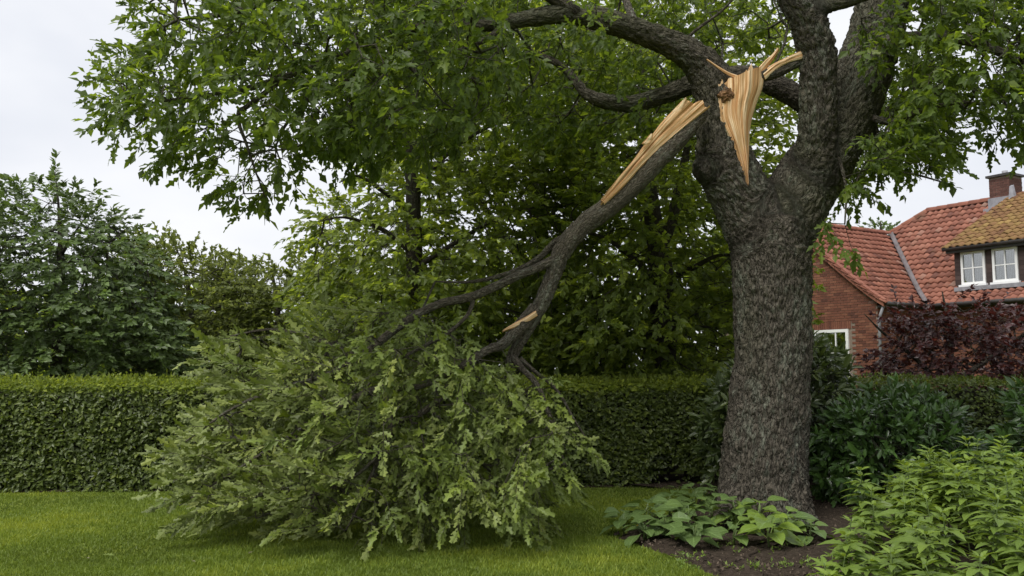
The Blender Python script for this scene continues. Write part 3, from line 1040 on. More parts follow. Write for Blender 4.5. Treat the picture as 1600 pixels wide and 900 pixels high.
def limb_part(name, pts, mat, parent, sides=9, n=5):
    P, R = path(pts, n)
    V, F, T, B = tube(P, R, sides)
    part(name, V, [F, T], mat, parent, {'bark': B}, True)
    return P, R

rng = np.random.default_rng(31)
base_nodes = []
for li in (1, 2, 3, 4, 6):
    P, R = limbs[li]
    base_nodes.append(P[(R < .2)])
for pts in (
    [(650, 44, 8.7, .058), (590, 62, 8.6, .05), (520, 92, 8.5, .042), (450, 118, 8.4, .034), (380, 140, 8.3, .026), (310, 150, 8.2, .016), (240, 160, 8.1, .008)],
    [(900, 20, 9.0, .085), (820, -30, 8.8, .075), (700, -60, 8.6, .066), (560, -50, 8.4, .055), (450, -10, 8.2, .042), (360, 20, 8.1, .03), (280, 30, 8.0, .012)],
    [(790, 34, 8.85, .035), (765, 58, 8.75, .03), (720, 78, 8.65, .024), (660, 95, 8.6, .016), (600, 110, 8.5, .008)],
    [(450, 118, 8.4, .03), (395, 160, 8.35, .026), (372, 182, 8.3, .022), (385, 225, 8.25, .015), (400, 270, 8.2, .009), (415, 310, 8.2, .006)],
    [(590, 62, 8.6, .045), (540, 130, 8.8, .036), (490, 150, 8.9, .028), (450, 190, 9.0, .018), (430, 230, 9.0, .01)],
    [(1362, 75, 9.6, .10), (1430, 60, 9.2, .08), (1510, 62, 8.9, .06), (1580, 90, 8.7, .045), (1660, 130, 8.5, .03), (1740, 170, 8.4, .012)],
    [(1335, 175, 9.6, .05), (1390, 190, 9.3, .038), (1440, 172, 9.1, .03), (1500, 160, 9.0, .02), (1560, 165, 8.9, .009)],
    [(1345, 150, 9.7, .045), (1380, 230, 9.6, .03), (1400, 265, 9.5, .02), (1440, 275, 9.4, .012), (1490, 290, 9.3, .006)],
    [(1300, 225, 9.35, .03), (1315, 262, 9.25, .02), (1322, 300, 9.2, .014), (1320, 350, 9.1, .008)],
    [(1222, -40, 9.0, .12), (1180, -200, 8.0, .10), (1120, -420, 7.2, .07), (1050, -650, 6.6, .03)],
    [(1410, -90, 9.85, .14), (1520, -220, 9.4, .10), (1700, -330, 8.9, .06), (1850, -380, 8.5, .02)],
    [(1000, 50, 9.2, .05), (985, 20, 9.5, .045), (960, -40, 9.9, .04), (900, -120, 10.4, .03), (800, -180, 11, .015)],
    [(1073, 61, 9.35, .02), (1090, 45, 9.3, .018), (1130, 15, 9.2, .014), (1160, -20, 9.1, .008)],
):
    P, R = limb_part('limb', pts, M_bark, oak)
    base_nodes.append(P[2:])
base_nodes = np.vstack(base_nodes)

left_poly = [(235, -70), (212, 15), (238, 60), (228, 85), (168, 100), (160, 130), (190, 145), (172, 160), (180, 205), (215, 200), (255, 195), (265, 232), (262, 262), (300, 255), (335, 242), (360, 280), (370, 308), (415, 322), (435, 270), (470, 240), (520, 232), (600, 235), (690, 220), (760, 180), (800, 80), (790, -70)]
left_holes = [(296, 12, 20), (318, 30, 15), (345, 15, 12), (365, 172, 26), (395, 200, 22), (352, 190, 15), (370, 250, 20), (345, 10, 14), (640, 300, 20)]
mid_poly = [(640, -70), (630, 130), (740, 190), (860, 215), (980, 200), (1060, 175), (1090, 100), (1180, 60), (1240, 60), (1240, -70)]
right_poly = [(1425, -70), (1440, 60), (1410, 140), (1375, 200), (1345, 245), (1320, 290), (1335, 295), (1350, 275), (1385, 255), (1420, 262), (1470, 275), (1490, 262), (1490, 225), (1460, 190), (1520, 185), (1560, 222), (1600, 228), (1700, 240), (1760, 100), (1700, -70)]
right_holes = [(1500, 90, 22), (1535, 115, 22), (1490, 185, 24), (1420, 245, 16), (1470, 235, 22), (1545, 170, 14), (1420, 90, 14)]
T1 = sample_region(left_poly, 8.5, 1.5, 840, rng, 80, holes=left_holes)
T2 = sample_region(mid_poly, 11.0, 1.3, 600, rng, 80)
T3 = sample_region(right_poly, 9.0, 1.5, 600, rng, 80, holes=right_holes)
T7 = sample_region([(1385, 100), (1362, 160), (1332, 215), (1308, 262), (1298, 300), (1330, 302), (1400, 258), (1470, 262), (1485, 230), (1470, 100)], 10.9, .5, 210, rng, 40)
T4 = sample_region([(1278, 345), (1300, 340), (1340, 362), (1345, 385), (1320, 385), (1295, 370)], 9.15, .2, 4, rng, 20)
T5 = sample_region([(905, 15), (950, 10), (965, 45), (930, 60), (905, 40)], 8.6, .2, 8, rng, 20)
T6 = sample_region([(1320, 20), (1420, 10), (1410, 80), (1350, 95), (1340, 60)], 8.9, .25, 22, rng, 30)
c = np.array([2.3, 9.6, 7.7]); r = np.array([6.2, 4.6, 2.4])
q = rng.normal(0, 1, (4000, 3)); q = nrm(q) * rng.uniform(0, 1, (4000, 1)) ** .4
q = c + q * r
_, pyq, _ = project(q)
q = q[(pyq < -70) & (q[:, 2] > 5.2)][:260]
TT = np.vstack([T1, T2, T3, T7, T4, T5, T6, q])
N, par, tips = grow(base_nodes, TT, rng, bf=.3, seg=.28, sag=.03)
D = N[tips] - N[par[tips]]
ctr = np.array([2.7, 9.5, 5.0])
D = nrm(D) + .55 * nrm(TT - ctr) + rng.normal(0, .35, TT.shape) + [0, 0, -.12]
K = 10
Lf, ends = sprays(TT, D, rng.uniform(.18, .40, len(TT)), K, .106, rng, flat=.25, droop=.22, updev=.55, upv=(0, -.45, .75), spread=.85, t0=.25)
V, F, B = branch_mesh(N, par, len(base_nodes), tips, r_tip=.0032, power=2.2, rmax=.045, extra=(TT, ends))
part('branches', V, F, M_bark, oak, {'bark': B}, True, kind='stuff')
inside = np.repeat(np.arange(len(TT)) < len(TT) - len(q), K)
Lin = tuple(a[inside] for a in Lf); Lout = tuple(a[~inside] for a in Lf)
crown = foliage('crown', OAK_FAR, Lin, M_oak, oak, singles=300)
front = TT[:len(TT) - len(q)]
Li, _ = sprays(front, D[:len(front)] + rng.normal(0, .3, front.shape), rng.uniform(.2, .42, len(front)), 9, .095, rng, flat=.2, droop=.2, updev=.55, upv=(0, -.45, .75), spread=.9, t0=.1)
foliage('inner_crown', SMALL, Li, M_oak, oak)
Lout = (Lout[0], Lout[1], Lout[2], Lout[3] * 1.25, Lout[4])
foliage('upper_crown', SMALL, Lout, M_oak, oak)

# ------------------------------------------------------------------ the broken bough
rng = np.random.default_rng(41)
bough = thing('broken_bough', 'torn off oak bough hanging from its stem, leafy end sprawled on the lawn', 'bough', (-.8, 9.2, 0))
main = [(1098, 176, 9.16, .07), (1072, 204, 9.14, .095), (1036, 240, 9.10, .112), (990, 288, 9.08, .112), (948, 325, 9.05, .112), (908, 356, 9.02, .104), (880, 390, 9.0, .100), (864, 430, 9.0, .086), (850, 465, 9.0, .084), (835, 495, 9.02, .072), (815, 530, 9.05, .062), (800, 560, 9.08, .06), (795, 600, 9.1, .05), (790, 660, 9.1, .038), (770, 740, 9.0, .025), (740, 800, 8.8, .012)]
bn = []
specs = [
    [(872, 402, 8.98, .052), (845, 416, 8.93, .050), (800, 435, 8.88, .046), (742, 462, 8.82, .045), (690, 474, 8.76, .042), (650, 492, 8.7, .04), (610, 520, 8.65, .043), (560, 560, 8.6, .037), (500, 590, 8.55, .03), (430, 610, 8.5, .022), (360, 640, 8.45, .014), (290, 690, 8.4, .007)],
    [(893, 368, 9.1, .04), (868, 378, 9.15, .038), (840, 405, 9.2, .034), (800, 425, 9.25, .026), (740, 440, 9.3, .018), (680, 440, 9.35, .009)],
    [(740, 464, 8.82, .028), (732, 490, 8.8, .02), (700, 520, 8.75, .02), (655, 545, 8.7, .018), (600, 575, 8.65, .012), (560, 620, 8.6, .008)],
    [(838, 482, 9.0, .085), (812, 512, 8.96, .075), (785, 538, 8.93, .055), (760, 548, 8.9, .045), (715, 575, 8.8, .037), (650, 605, 8.7, .035), (590, 607, 8.65, .034), (520, 640, 8.55, .028), (440, 690, 8.45, .02), (360, 740, 8.35, .012), (280, 790, 8.3, .006)],
    [(800, 556, 9.05, .045), (815, 575, 9.0, .035), (838, 600, 8.95, .03), (855, 640, 8.9, .024), (870, 690, 8.85, .016), (885, 730, 8.8, .008)],
    [(812, 560, 9.05, .03), (835, 580, 9.1, .022), (870, 610, 9.2, .016), (900, 660, 9.2, .01), (920, 690, 9.2, .006)],
    [(715, 575, 8.8, .036), (690, 620, 8.75, .033), (650, 650, 8.7, .032), (612, 665, 8.6, .028), (590, 720, 8.5, .022), (560, 790, 8.35, .012), (540, 830, 8.3, .006)],
    [(560, 560, 8.6, .03), (530, 545, 8.7, .028), (480, 525, 8.8, .022), (420, 515, 8.9, .015), (360, 525, 8.9, .007)],
    [(600, 607, 8.65, .028), (610, 680, 8.5, .022), (560, 740, 8.4, .017), (480, 780, 8.35, .012), (400, 810, 8.3, .006)],
]
P, R = path(main, 7)
V, F, T, B = tube(P, R, 18, rough=.05, seed=4)
part('main_stem', V, [F, T], M_bark_bough, bough, {'bark': B}, True)
bn.append(P[R < .07])
for s in specs:
    P, R = path(s, 6)
    V, F, T, B = tube(P, R, 11, rough=.06, seed=5)
    part('limb', V, [F, T], M_bark_bough, bough, {'bark': B}, True)
    bn.append(P[3:])
bn = np.vstack(bn)
w2 = torn('torn_wood', [(1064, 158, 9.02), (1040, 185, 9.0), (1010, 222, 8.98), (980, 262, 8.95), (957, 290, 8.93), (940, 312, 8.93)],
     [(1106, 168, 9.06), (1078, 190, 9.04), (1042, 220, 9.0), (1004, 256, 8.97), (970, 294, 8.94), (945, 318, 8.93)], bough, (-.35, -1, .35), nu=20, nv_=64, bulge=.02, amp=.02, thick=.10, spike=(.04, .05), seed=11, fan=.004)
w2['label'] = 'pale splintered wood along the torn end of the bough'
torn('splinter', [(1052, 172, 9.0), (1058, 166, 9.0), (1066, 158, 8.99), (1071, 152, 8.98)], [(1060, 176, 9.0), (1066, 170, 9.0), (1070, 161, 8.99), (1073, 154, 8.98)], bough, (-.3, -1, .3), nu=5, nv_=14, bulge=.005, amp=.006, thick=.02, seed=12, spike=(.02, .03))
torn('splinter', [(836, 486, 8.9), (822, 495, 8.9), (805, 504, 8.9), (787, 515, 8.9)], [(838, 494, 8.9), (824, 503, 8.9), (806, 511, 8.9), (789, 517, 8.9)], bough, (-.2, -1, .3), nu=7, nv_=24, bulge=.012, amp=.008, thick=.04, seed=13, spike=(.02, .05))
torn('bark_flap', [(1004, 222, 8.93), (1009, 217, 8.92), (1013, 212, 8.91), (1016, 209, 8.91)], [(1012, 228, 8.93), (1018, 220, 8.92), (1020, 214, 8.91), (1020, 210, 8.91)], bough, (-.3, -1, .3), nu=4, nv_=8, bulge=.01, amp=.01, thick=.02, seed=14)

bpoly = [(365, 575), (380, 530), (430, 515), (470, 530), (515, 512), (560, 500), (610, 478), (660, 478), (700, 500), (740, 535), (800, 562), (850, 590), (858, 640), (890, 672), (905, 692), (870, 712), (885, 745), (845, 770), (840, 800), (820, 820), (760, 795), (690, 815), (640, 820), (545, 830), (470, 815), (440, 818), (350, 800), (285, 808), (330, 780), (285, 765), (350, 738), (270, 716), (335, 690), (370, 635)]
n = 880
bp = np.asarray(bpoly, float)
Tb = []
while sum(map(len, Tb)) < n:
    x = rng.uniform(210, 945, 3000); y = rng.uniform(465, 845, 3000)
    k = in_poly(x, y, bpoly)
    x, y = x[k], y[k]
    e = np.clip(poly_edge_dist(x, y, bpoly) / 110, 0, 1)
    dc = 9.15 - .45 * (y - 480) / 360
    half = .25 + .95 * np.sqrt(1 - (1 - e) ** 2)
    z = dc + half * np.clip(rng.normal(-.1, .6, len(x)), -1, 1)
    P = atv(x, y, z)
    P = P[P[:, 2] > .10]
    # open pocket where the twigs show on the lower right side
    px_, py_, _ = project(P)
    v = np.array([noise.noise(Vector(p) * 2.3) for p in P])
    k = (v > -.12) & ~((np.hypot((px_ - 770) / 45, (py_ - 810) / 35) < 1))
    Tb.append(P[k])
Tb = np.vstack(Tb)[:n]
N, par, tips = grow(bn, Tb, rng, bf=.25, seg=.22, sag=.02)
D = nrm(N[tips] - N[par[tips]])
px_, py_, _ = project(Tb)
lw = np.clip((760 - px_) / 300, 0, 1)[:, None]
D = D * .6 + lw * np.array([-.95, -.3, .02]) + (1 - lw) * np.array([.05, -.4, -.62]) + rng.normal(0, .22, Tb.shape)
under = (rng.uniform(0, 1, len(Tb)) < .25 + .7 * lw[:, 0])[:, None]
upb = np.where(under, np.array([[.3, .75, -.5]]), np.array([[-.1, -.6, .65]]))
Lb, ends = sprays(Tb, D, rng.uniform(.3, .62, len(Tb)), 18, .098, rng, flat=.2, droop=.06, upv=upb, updev=.42, spread=.72, t0=.12, jit=.2)
ok = Lb[0][:, 2] > .03
Lb = tuple(a[ok] for a in Lb)
Lb[1][:, 2] = np.maximum(Lb[1][:, 2], -(Lb[0][:, 2] - .01) / Lb[3])
V, F, B = branch_mesh(N, par, len(bn), tips, r_tip=.0035, power=2.2, rmax=.03, extra=(Tb, ends))
V[:, 2] = np.maximum(V[:, 2], .004)
part('twigs', V, F, M_bark_bough, bough, {'bark': B}, True, kind='stuff')
foliage('foliage', OAK_FAR, Lb, M_bough, bough, singles=300)

# ------------------------------------------------------------------ trees behind the hedge
def far_tree(name, label, base_px, trunk_pts, polys, nspray, K, lsize, mat, seed, tm=SMALL, flat=.6, droop=.12, L=(.3, .6), cat_='tree', rt=.003, lat=.9, updev=.6, upv=(0, -.55, .8), dirz=-.05, holes=None, blobs=None, sides=4, bark=None, rise=None, more=None, rmax=.045):
    g = np.random.default_rng(seed)
    P0 = at(*base_px)
    t = thing(name, label, cat_, (P0[0], P0[1], 0))
    bark = bark or M_bark_far
    nodes = []
    for k, tp in enumerate(trunk_pts):
        P, R = path(tp, 6)
        if k == 0:
            P[0, 2] = min(P[0, 2], -.05)
        V, F, T, B = tube(P, R, 10, rough=.03, seed=seed)
        part('trunk' if k == 0 else 'limb', V, [F, T], bark, t, {'bark': B}, True)
        nodes.append(P[len(P) // 5:] if k == 0 else P)
    nodes = np.vstack(nodes)
    TT = np.vstack([sample_region(pl, dp, hf, int(nspray * fr), g, fl, blobs=blobs, holes=holes) for pl, dp, hf, fr, fl in polys])
    TT = TT[TT[:, 2] > .15]
    N, par, tips = grow(nodes, TT, g, bf=.3, seg=.4, sag=.02)
    D = nrm(N[tips] - N[par[tips]])
    c = nodes.mean(0)
    out = TT - c
    out[:, 2] *= .15
    D = D * .5 + .6 * nrm(out) + g.normal(0, .35, TT.shape) * [1, 1, .4] + [0, 0, dirz]
    if rise is not None:
        D[:, 2] += rise(TT)
    Lf, ends = sprays(TT, D, g.uniform(*L, len(TT)), K, lsize, g, flat=flat, droop=droop, updev=updev, upv=upv, spread=lat)
    V, F, B = branch_mesh(N, par, len(nodes), tips, r_tip=rt, power=2.35, rmax=rmax, sides=sides, extra=(TT, ends))
    part('branches', V, F, bark, t, {'bark': B}, True, kind='stuff')
    foliage('crown', tm, Lf, mat, t)
    return t, N, par, tips

far_tree('hornbeam_tree', 'dark green hornbeam in tiers of flat sprays behind the hedge', (90, 700, 15.2),
    [[(90, 720, 15.2, .16), (92, 560, 15.2, .14), (95, 420, 15.2, .07), (92, 330, 15.2, .025), (86, 268, 15.2, .006)],
     [(-40, 720, 15.6, .12), (-42, 500, 15.6, .10), (-10, 380, 15.6, .035), (10, 305, 15.6, .006)],
     [(95, 400, 15.2, .03), (130, 345, 15.0, .015), (160, 318, 15.0, .005)],
     [(95, 420, 15.2, .03), (160, 385, 15.0, .015), (200, 355, 14.9, .005)]],
    [([(-190, 330), (-100, 310), (-20, 330), (10, 300), (45, 300), (60, 330), (85, 285), (115, 315), (150, 345), (190, 360), (225, 400), (245, 440), (258, 500), (262, 560), (270, 640), (-190, 640)], 15.0, 1.7, 1.0, 90)],
    2400, 18, .110, M_dark, 51, flat=.85, droop=.10, L=(.35, .75), updev=.5, dirz=-.08, rise=lambda T: np.clip((T[:, 2] - 4.0) * .9, 0, 1.2), tm=SMALL)

far_tree('wispy_tree', 'thin yellowish green tree with fine bare twigs beside the hornbeam', (310, 700, 17.5),
    [[(310, 720, 17.5, .10), (305, 600, 17.5, .085), (300, 500, 17.5, .06), (290, 430, 17.5, .03), (275, 385, 17.5, .008)],
     [(308, 640, 17.5, .06), (340, 540, 17.3, .05), (350, 460, 17.2, .03), (352, 405, 17.2, .008)],
     [(308, 620, 17.5, .06), (270, 540, 17.4, .05), (255, 460, 17.3, .03), (235, 390, 17.2, .008)]],
    [([(195, 385), (225, 378), (255, 395), (285, 388), (305, 412), (335, 408), (345, 428), (380, 425), (395, 445), (400, 520), (400, 640), (200, 640)], 17.3, 1.5, 1.0, 70)],
    1250, 19, .092, M_pale, 52, flat=.5, L=(.3, .7), rt=.004, dirz=.15, droop=.08, rise=lambda T: np.clip((T[:, 2] - 3.2) * .5, 0, .8))
far_tree('bushy_tree', 'pale olive green bushy tree between the wispy tree and the tall beech', (440, 700, 18.5),
    [[(440, 720, 18.5, .13), (440, 600, 18.5, .11), (435, 500, 18.5, .07), (425, 420, 18.5, .02)],
     [(440, 610, 18.5, .07), (480, 520, 18.3, .05), (500, 430, 18.3, .015)]],
    [([(345, 430), (380, 410), (410, 415), (440, 430), (470, 412), (520, 420), (560, 440), (570, 640), (345, 640)], 18.2, 1.6, 1.0, 70)],
    1250, 18, .10, M_pale, 53, flat=.5, L=(.3, .65), dirz=.1)
far_tree('tall_beech', 'tall green beech with a slim dark upright trunk behind the broken bough', (648, 700, 14.8),
    [[(650, 720, 14.8, .17), (650, 560, 14.8, .155), (648, 420, 14.8, .145), (645, 300, 14.8, .13), (640, 190, 14.8, .11), (638, 90, 14.8, .07), (635, -20, 14.8, .02)],
     [(646, 330, 14.8, .05), (600, 300, 14.4, .04), (560, 275, 14.1, .025), (530, 285, 13.9, .01)],
     [(645, 300, 14.8, .05), (700, 240, 14.4, .04), (760, 200, 14.1, .025), (820, 180, 13.9, .01)],
     [(648, 400, 14.8, .05), (600, 360, 14.5, .04), (540, 340, 14.2, .02), (500, 345, 14.0, .008)],
     [(648, 420, 14.8, .05), (710, 380, 14.4, .04), (780, 340, 14.1, .025), (850, 320, 13.9, .01)]],
    [([(555, 60), (560, 285), (520, 325), (485, 360), (490, 410), (480, 560), (900, 560), (900, 300), (940, 200), (930, 60), (820, -10), (560, -10)], 14.8, 2.0, 1.0, 110)],
    2450, 17, .115, M_far, 54, flat=.7, L=(.35, .75), dirz=-.03, holes=[(590, 255, 26), (555, 300, 22), (600, 330, 14), (690, 150, 15), (820, 190, 15)], blobs=(.55, -.42))
far_tree('forked_beech', 'leafy beech with a thick forked grey trunk beside the oak', (1035, 700, 14.2),
    [[(1037, 720, 14.2, .24), (1036, 560, 14.2, .215), (1034, 460, 14.2, .20), (1030, 400, 14.2, .19), (1022, 350, 14.2, .15), (1015, 290, 14.2, .12), (1008, 200, 14.2, .09), (1000, 90, 14.2, .05), (990, -10, 14.2, .015)],
     [(1032, 390, 14.2, .11), (1050, 340, 14.2, .10), (1062, 290, 14.2, .08), (1080, 200, 14.1, .05), (1100, 90, 14, .02)],
     [(1034, 450, 14.2, .06), (985, 400, 13.8, .045), (940, 370, 13.5, .03), (890, 360, 13.3, .01)],
     [(1034, 440, 14.2, .06), (1080, 420, 13.8, .045), (1120, 400, 13.5, .03), (1160, 400, 13.3, .01)]],
    [([(880, 60), (850, 250), (850, 420), (870, 590), (1190, 590), (1195, 400), (1215, 250), (1215, 60), (1150, -10), (950, -10)], 14.4, 1.9, 1.0, 110)],
    2300, 17, .115, M_far, 55, flat=.7, L=(.35, .75), dirz=-.03, blobs=(.55, -.42))
far_tree('background_lime', 'dense dark green tree standing behind the two beeches', (850, 700, 19.5),
    [[(850, 720, 19.5, .25), (850, 560, 19.5, .22), (845, 380, 19.5, .18), (840, 200, 19.5, .12), (838, 40, 19.5, .04)],
     [(848, 450, 19.5, .12), (760, 330, 19.2, .08), (700, 230, 19, .03)],
     [(848, 430, 19.5, .12), (940, 320, 19.2, .08), (1010, 220, 19, .03)]],
    [([(560, 190), (530, 400), (530, 640), (1200, 640), (1215, 390), (1150, 200), (1000, 40), (700, 40)], 19.3, 2.0, 1.0, 120)],
    1200, 14, .20, M_far, 56, flat=.6, L=(.4, .9), blobs=(.45, -.25))
g = np.random.default_rng(57)
tl_poly = [(-200, 470), (-60, 440), (120, 470), (260, 440), (420, 455), (520, 420), (640, 400), (800, 380), (980, 370), (1120, 385), (1200, 430), (1215, 480), (1215, 640), (-200, 640)]
TTl = np.vstack([sample_region(tl_poly, 25.0, 1.5, 900, g, 60), sample_region([(-260, 485), (700, 485), (700, 620), (-260, 620)], 24.0, .8, 700, g, 40)])
Lf, ends = sprays(TTl, g.normal(0, 1, TTl.shape) * [1, 1, .5], g.uniform(.5, 1.1, len(TTl)), 12, .30, g, flat=.3, updev=.6, upv=(0, -.6, .8))
V, T, lf = inst_leaves(SMALL, *Lf)
struct('treeline', V, T, M_far, {'lf': lf}, label='distant green treeline closing the view beyond the garden trees', kind='stuff')
# low shrubs right behind the hedge, in the shade of the beeches
def low_bush(name, label, poly, depth, half, n, seed, mat, lsize=.10, K=12, tm=OVATE, group=None, up=.3, upv=(0, -.5, .7)):
    g = np.random.default_rng(seed)
    poly = np.asarray(poly, float)
    cx = poly[:, 0].mean()
    b = at(cx, 640, depth)
    tp = []
    for k in range(5):
        e = at(g.uniform(poly[:, 0].min() + 25, poly[:, 0].max() - 25), poly[:, 1].min() + 40, depth + g.uniform(-.5, .5) * half)
        s = np.array([b[0] + g.normal(0, .12), b[1] + g.normal(0, .12), 0])
        tp.append((s, e))
    t = thing(name, label, 'bush', (b[0], b[1], 0), group)
    nodes = []
    for s, e in tp:
        Q = catmull(np.array([s - [0, 0, .05], s * .6 + e * .4 + g.normal(0, .08, 3), e]), 6)
        V, F, T, B = tube(Q, np.linspace(.035, .01, len(Q)), 7)
        part('stem', V, [F, T], M_bark_far, t, {'bark': B}, True)
        nodes.append(Q[2:])
    nodes = np.vstack(nodes)
    TT = sample_region(poly, depth, half, n, g, 60)
    TT = TT[TT[:, 2] > .12]
    N, par, tips = grow(nodes, TT, g, bf=.3, seg=.3)
    D = nrm(N[tips] - N[par[tips]]) * .6 + nrm(TT - nodes.mean(0)) * .6 + g.normal(0, .25, TT.shape) + [0, -.2, up]
    Lf, ends = sprays(TT, D, g.uniform(.12, .3, len(TT)), K, lsize, g, flat=.2, droop=.12, updev=.4, upv=upv, spread=.95, t0=.3)
    ok = Lf[0][:, 2] > .05
    Lf = tuple(a[ok] for a in Lf)
    V, F, B = branch_mesh(N, par, len(nodes), tips, r_tip=.004, power=2.2, rmax=.02, extra=(TT, ends))
    part('branches', V, F, M_bark_far, t, {'bark': B}, True, kind='stuff')
    return t, Lf

t, Lf = low_bush('understorey_bush', 'dark broad-leaved bush behind the hedge under the forked beech', [(850, 470), (930, 430), (1010, 450), (1080, 430), (1150, 440), (1150, 640), (850, 640)], 13.9, .6, 420, 61, M_far, .12, 11)
foliage('foliage', SMALL, Lf, M_far, t)
t, Lf = low_bush('understorey_bush', 'shaded bush behind the hedge under the tall slim beech', [(480, 480), (560, 450), (680, 440), (780, 450), (860, 470), (860, 640), (480, 640)], 14.0, .6, 420, 62, M_far, .11, 11)
foliage('foliage', SMALL, Lf, M_far, t)

# ------------------------------------------------------------------ house
ANG = math.radians(31.35)
HU = np.array([math.sin(ANG), -math.cos(ANG), 0]); HW = np.array([math.cos(ANG), math.sin(ANG), 0]); HZ = np.array([0, 0, 1.0])
HO = np.array([11.62, 24.26, 0.0])
EZ, PT = 3.36, math.tan(math.radians(40.8))
WA, WB, WC = 3.30, 4.15, 1.79           # wing half width, main half depth, wing length in front of the corner
def hp(p, q, z):
    return HO + HU * p + HW * q + HZ * z
def hps(a):
    return np.array([hp(*x) for x in a])
def rz(s):
    """roof height over the eave at run s, with a slight kick at the foot"""
    return EZ + PT * s + .16 * math.exp(-max(s, 0) / .55) - .06
house = thing('brick_house', 'red brick house with orange pantile roofs, chimney and mossy dormer', 'house', HO)
M_brick = tinted_mat('brick', [(0.0, (0.09, 0.038, 0.028)), (0.45, (0.165, 0.066, 0.043)), (0.8, (0.225, 0.10, 0.062)), (1.0, (0.15, 0.085, 0.07))], rough=0.9, bump=0.5, nscale=18)
M_mortar = plain_mat('mortar', [(0.3, (0.16, 0.125, 0.10)), (0.7, (0.24, 0.19, 0.155))], scale=20, rough=0.95, bump=0.4)
M_tile = tinted_mat('roof_tile', [(0.0, (0.125, 0.050, 0.036)), (0.4, (0.215, 0.082, 0.054)), (0.75, (0.280, 0.115, 0.076)), (1.0, (0.26, 0.155, 0.12))], rough=0.7, bump=0.35, nscale=9, moss=((0.13, 0.075, 0.045), 1.6, 0.58, 0.76))
M_mosstile = tinted_mat('mossy_tile', [(0.0, (0.12, 0.06, 0.035)), (0.35, (0.19, 0.105, 0.05)), (0.65, (0.20, 0.128, 0.052)), (1.0, (0.28, 0.185, 0.07))], rough=0.9, bump=0.5, nscale=14, moss=((0.22, 0.145, 0.05), 4.0, 0.48, 0.75))
M_lead = plain_mat('lead', [(0.3, (0.17, 0.17, 0.185)), (0.7, (0.30, 0.30, 0.33))], scale=6, rough=0.55, metallic=0.0, spec=0.4)
M_gutter = plain_mat('gutter', [(0.3, (0.035, 0.033, 0.032)), (0.7, (0.06, 0.056, 0.055))], scale=6, rough=0.5)
M_white = plain_mat('white_frame', [(0.3, (0.70, 0.71, 0.71)), (0.7, (0.80, 0.80, 0.80))], scale=3, rough=0.4)
M_cladding = tinted_mat('dark_cladding', [(0.0, (0.035, 0.025, 0.024)), (0.6, (0.062, 0.043, 0.040)), (1.0, (0.085, 0.06, 0.055))], rough=0.7, bump=0.3)
M_curtain = plain_mat('curtain', [(0.3, (0.30, 0.30, 0.30)), (0.7, (0.48, 0.48, 0.46))], scale=3, rough=0.9, stretch=(14, 14, .3))
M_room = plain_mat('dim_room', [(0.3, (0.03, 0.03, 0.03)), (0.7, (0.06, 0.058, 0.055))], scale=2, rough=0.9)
def glass_mat():
    m, t, out = mat_new('window_glass')
    L = t.links.new
    tr = nn(t, 'ShaderNodeBsdfTransparent'); tr.inputs[0].default_value = (.82, .86, .86, 1)
    gl = nn(t, 'ShaderNodeBsdfGlossy', Roughness=0.02); gl.inputs[0].default_value = (1, 1, 1, 1)
    lw = nn(t, 'ShaderNodeFresnel', IOR=1.55)
    ad = nn(t, 'ShaderNodeMath', _operation='MULTIPLY_ADD', i1=1.6, i2=0.12)
    L(lw.outputs[0], ad.inputs[0])
    mx = nn(t, 'ShaderNodeMixShader')
    L(ad.outputs[0], mx.inputs[0]); L(tr.outputs[0], mx.inputs[1]); L(gl.outputs[0], mx.inputs[2])
    L(mx.outputs[0], out.inputs[0])
    return m
M_glass = glass_mat()
BOXF = np.array([(0, 3, 2, 1), (4, 5, 6, 7), (0, 1, 5, 4), (1, 2, 6, 5), (2, 3, 7, 6), (3, 0, 4, 7)])
def hbox_(p0, p1, q0, q1, z0, z1):
    return hps([(p0, q0, z0), (p1, q0, z0), (p1, q1, z0), (p0, q1, z0), (p0, q0, z1), (p1, q0, z1), (p1, q1, z1), (p0, q1, z1)])
def hpart(name, b, mat, parent, attrs=None):
    return part(name, hbox_(*b), BOXF, mat, parent, attrs)
rng = np.random.default_rng(71)
# walls (mortar bodies; the bricks stand proud of them)
q_g = -WC + .06                           # gable wall plane
gw = []
def gable_top(p):
    return rz(-p) if p > -WA else rz(2 * WA + p)
ps = np.linspace(-.28, -2 * WA + .28, 41)
Vg = [hp(p, q_g, 0) for p in ps] + [hp(p, q_g, gable_top(p) - .1) for p in ps]
Vg += [hp(p, q_g + .3, 0) for p in ps] + [hp(p, q_g + .3, gable_top(p) - .1) for p in ps]
n = len(ps)
Fg = [(i, i + 1, n + i + 1, n + i) for i in range(n - 1)] + [(2 * n + i, 3 * n + i, 3 * n + i + 1, 2 * n + i + 1) for i in range(n - 1)] + [(n + i, n + i + 1, 3 * n + i + 1, 3 * n + i) for i in range(n - 1)] + [(0, n, 3 * n, 2 * n)]
gwall = part('gable_wall', np.array(Vg), np.array(Fg), M_mortar, house)
swall = hpart('side_wall', (-.58, -.28, q_g + .31, .3, 0, EZ + .1), M_mortar, house)
mwall = hpart('front_wall', (-.27, 7.5, .30, .6, 0, EZ + .1), M_mortar, house)
hpart('end_wall', (7.2, 7.499, .61, 2 * WB - .3, 0, EZ + .1), M_mortar, house)

# window positions read on their wall planes
def on_wall(px, py, q):
    w = ray_plane(px, py, hp(0, q, 0), HW) - HO
    return float(w @ HU), float(w[2])
pw1, zt = on_wall(1326, 514, q_g)
pw0 = pw1 - 1.55
zb = zt - 1.35
GWIN = (pw0, pw1, zb, zt)

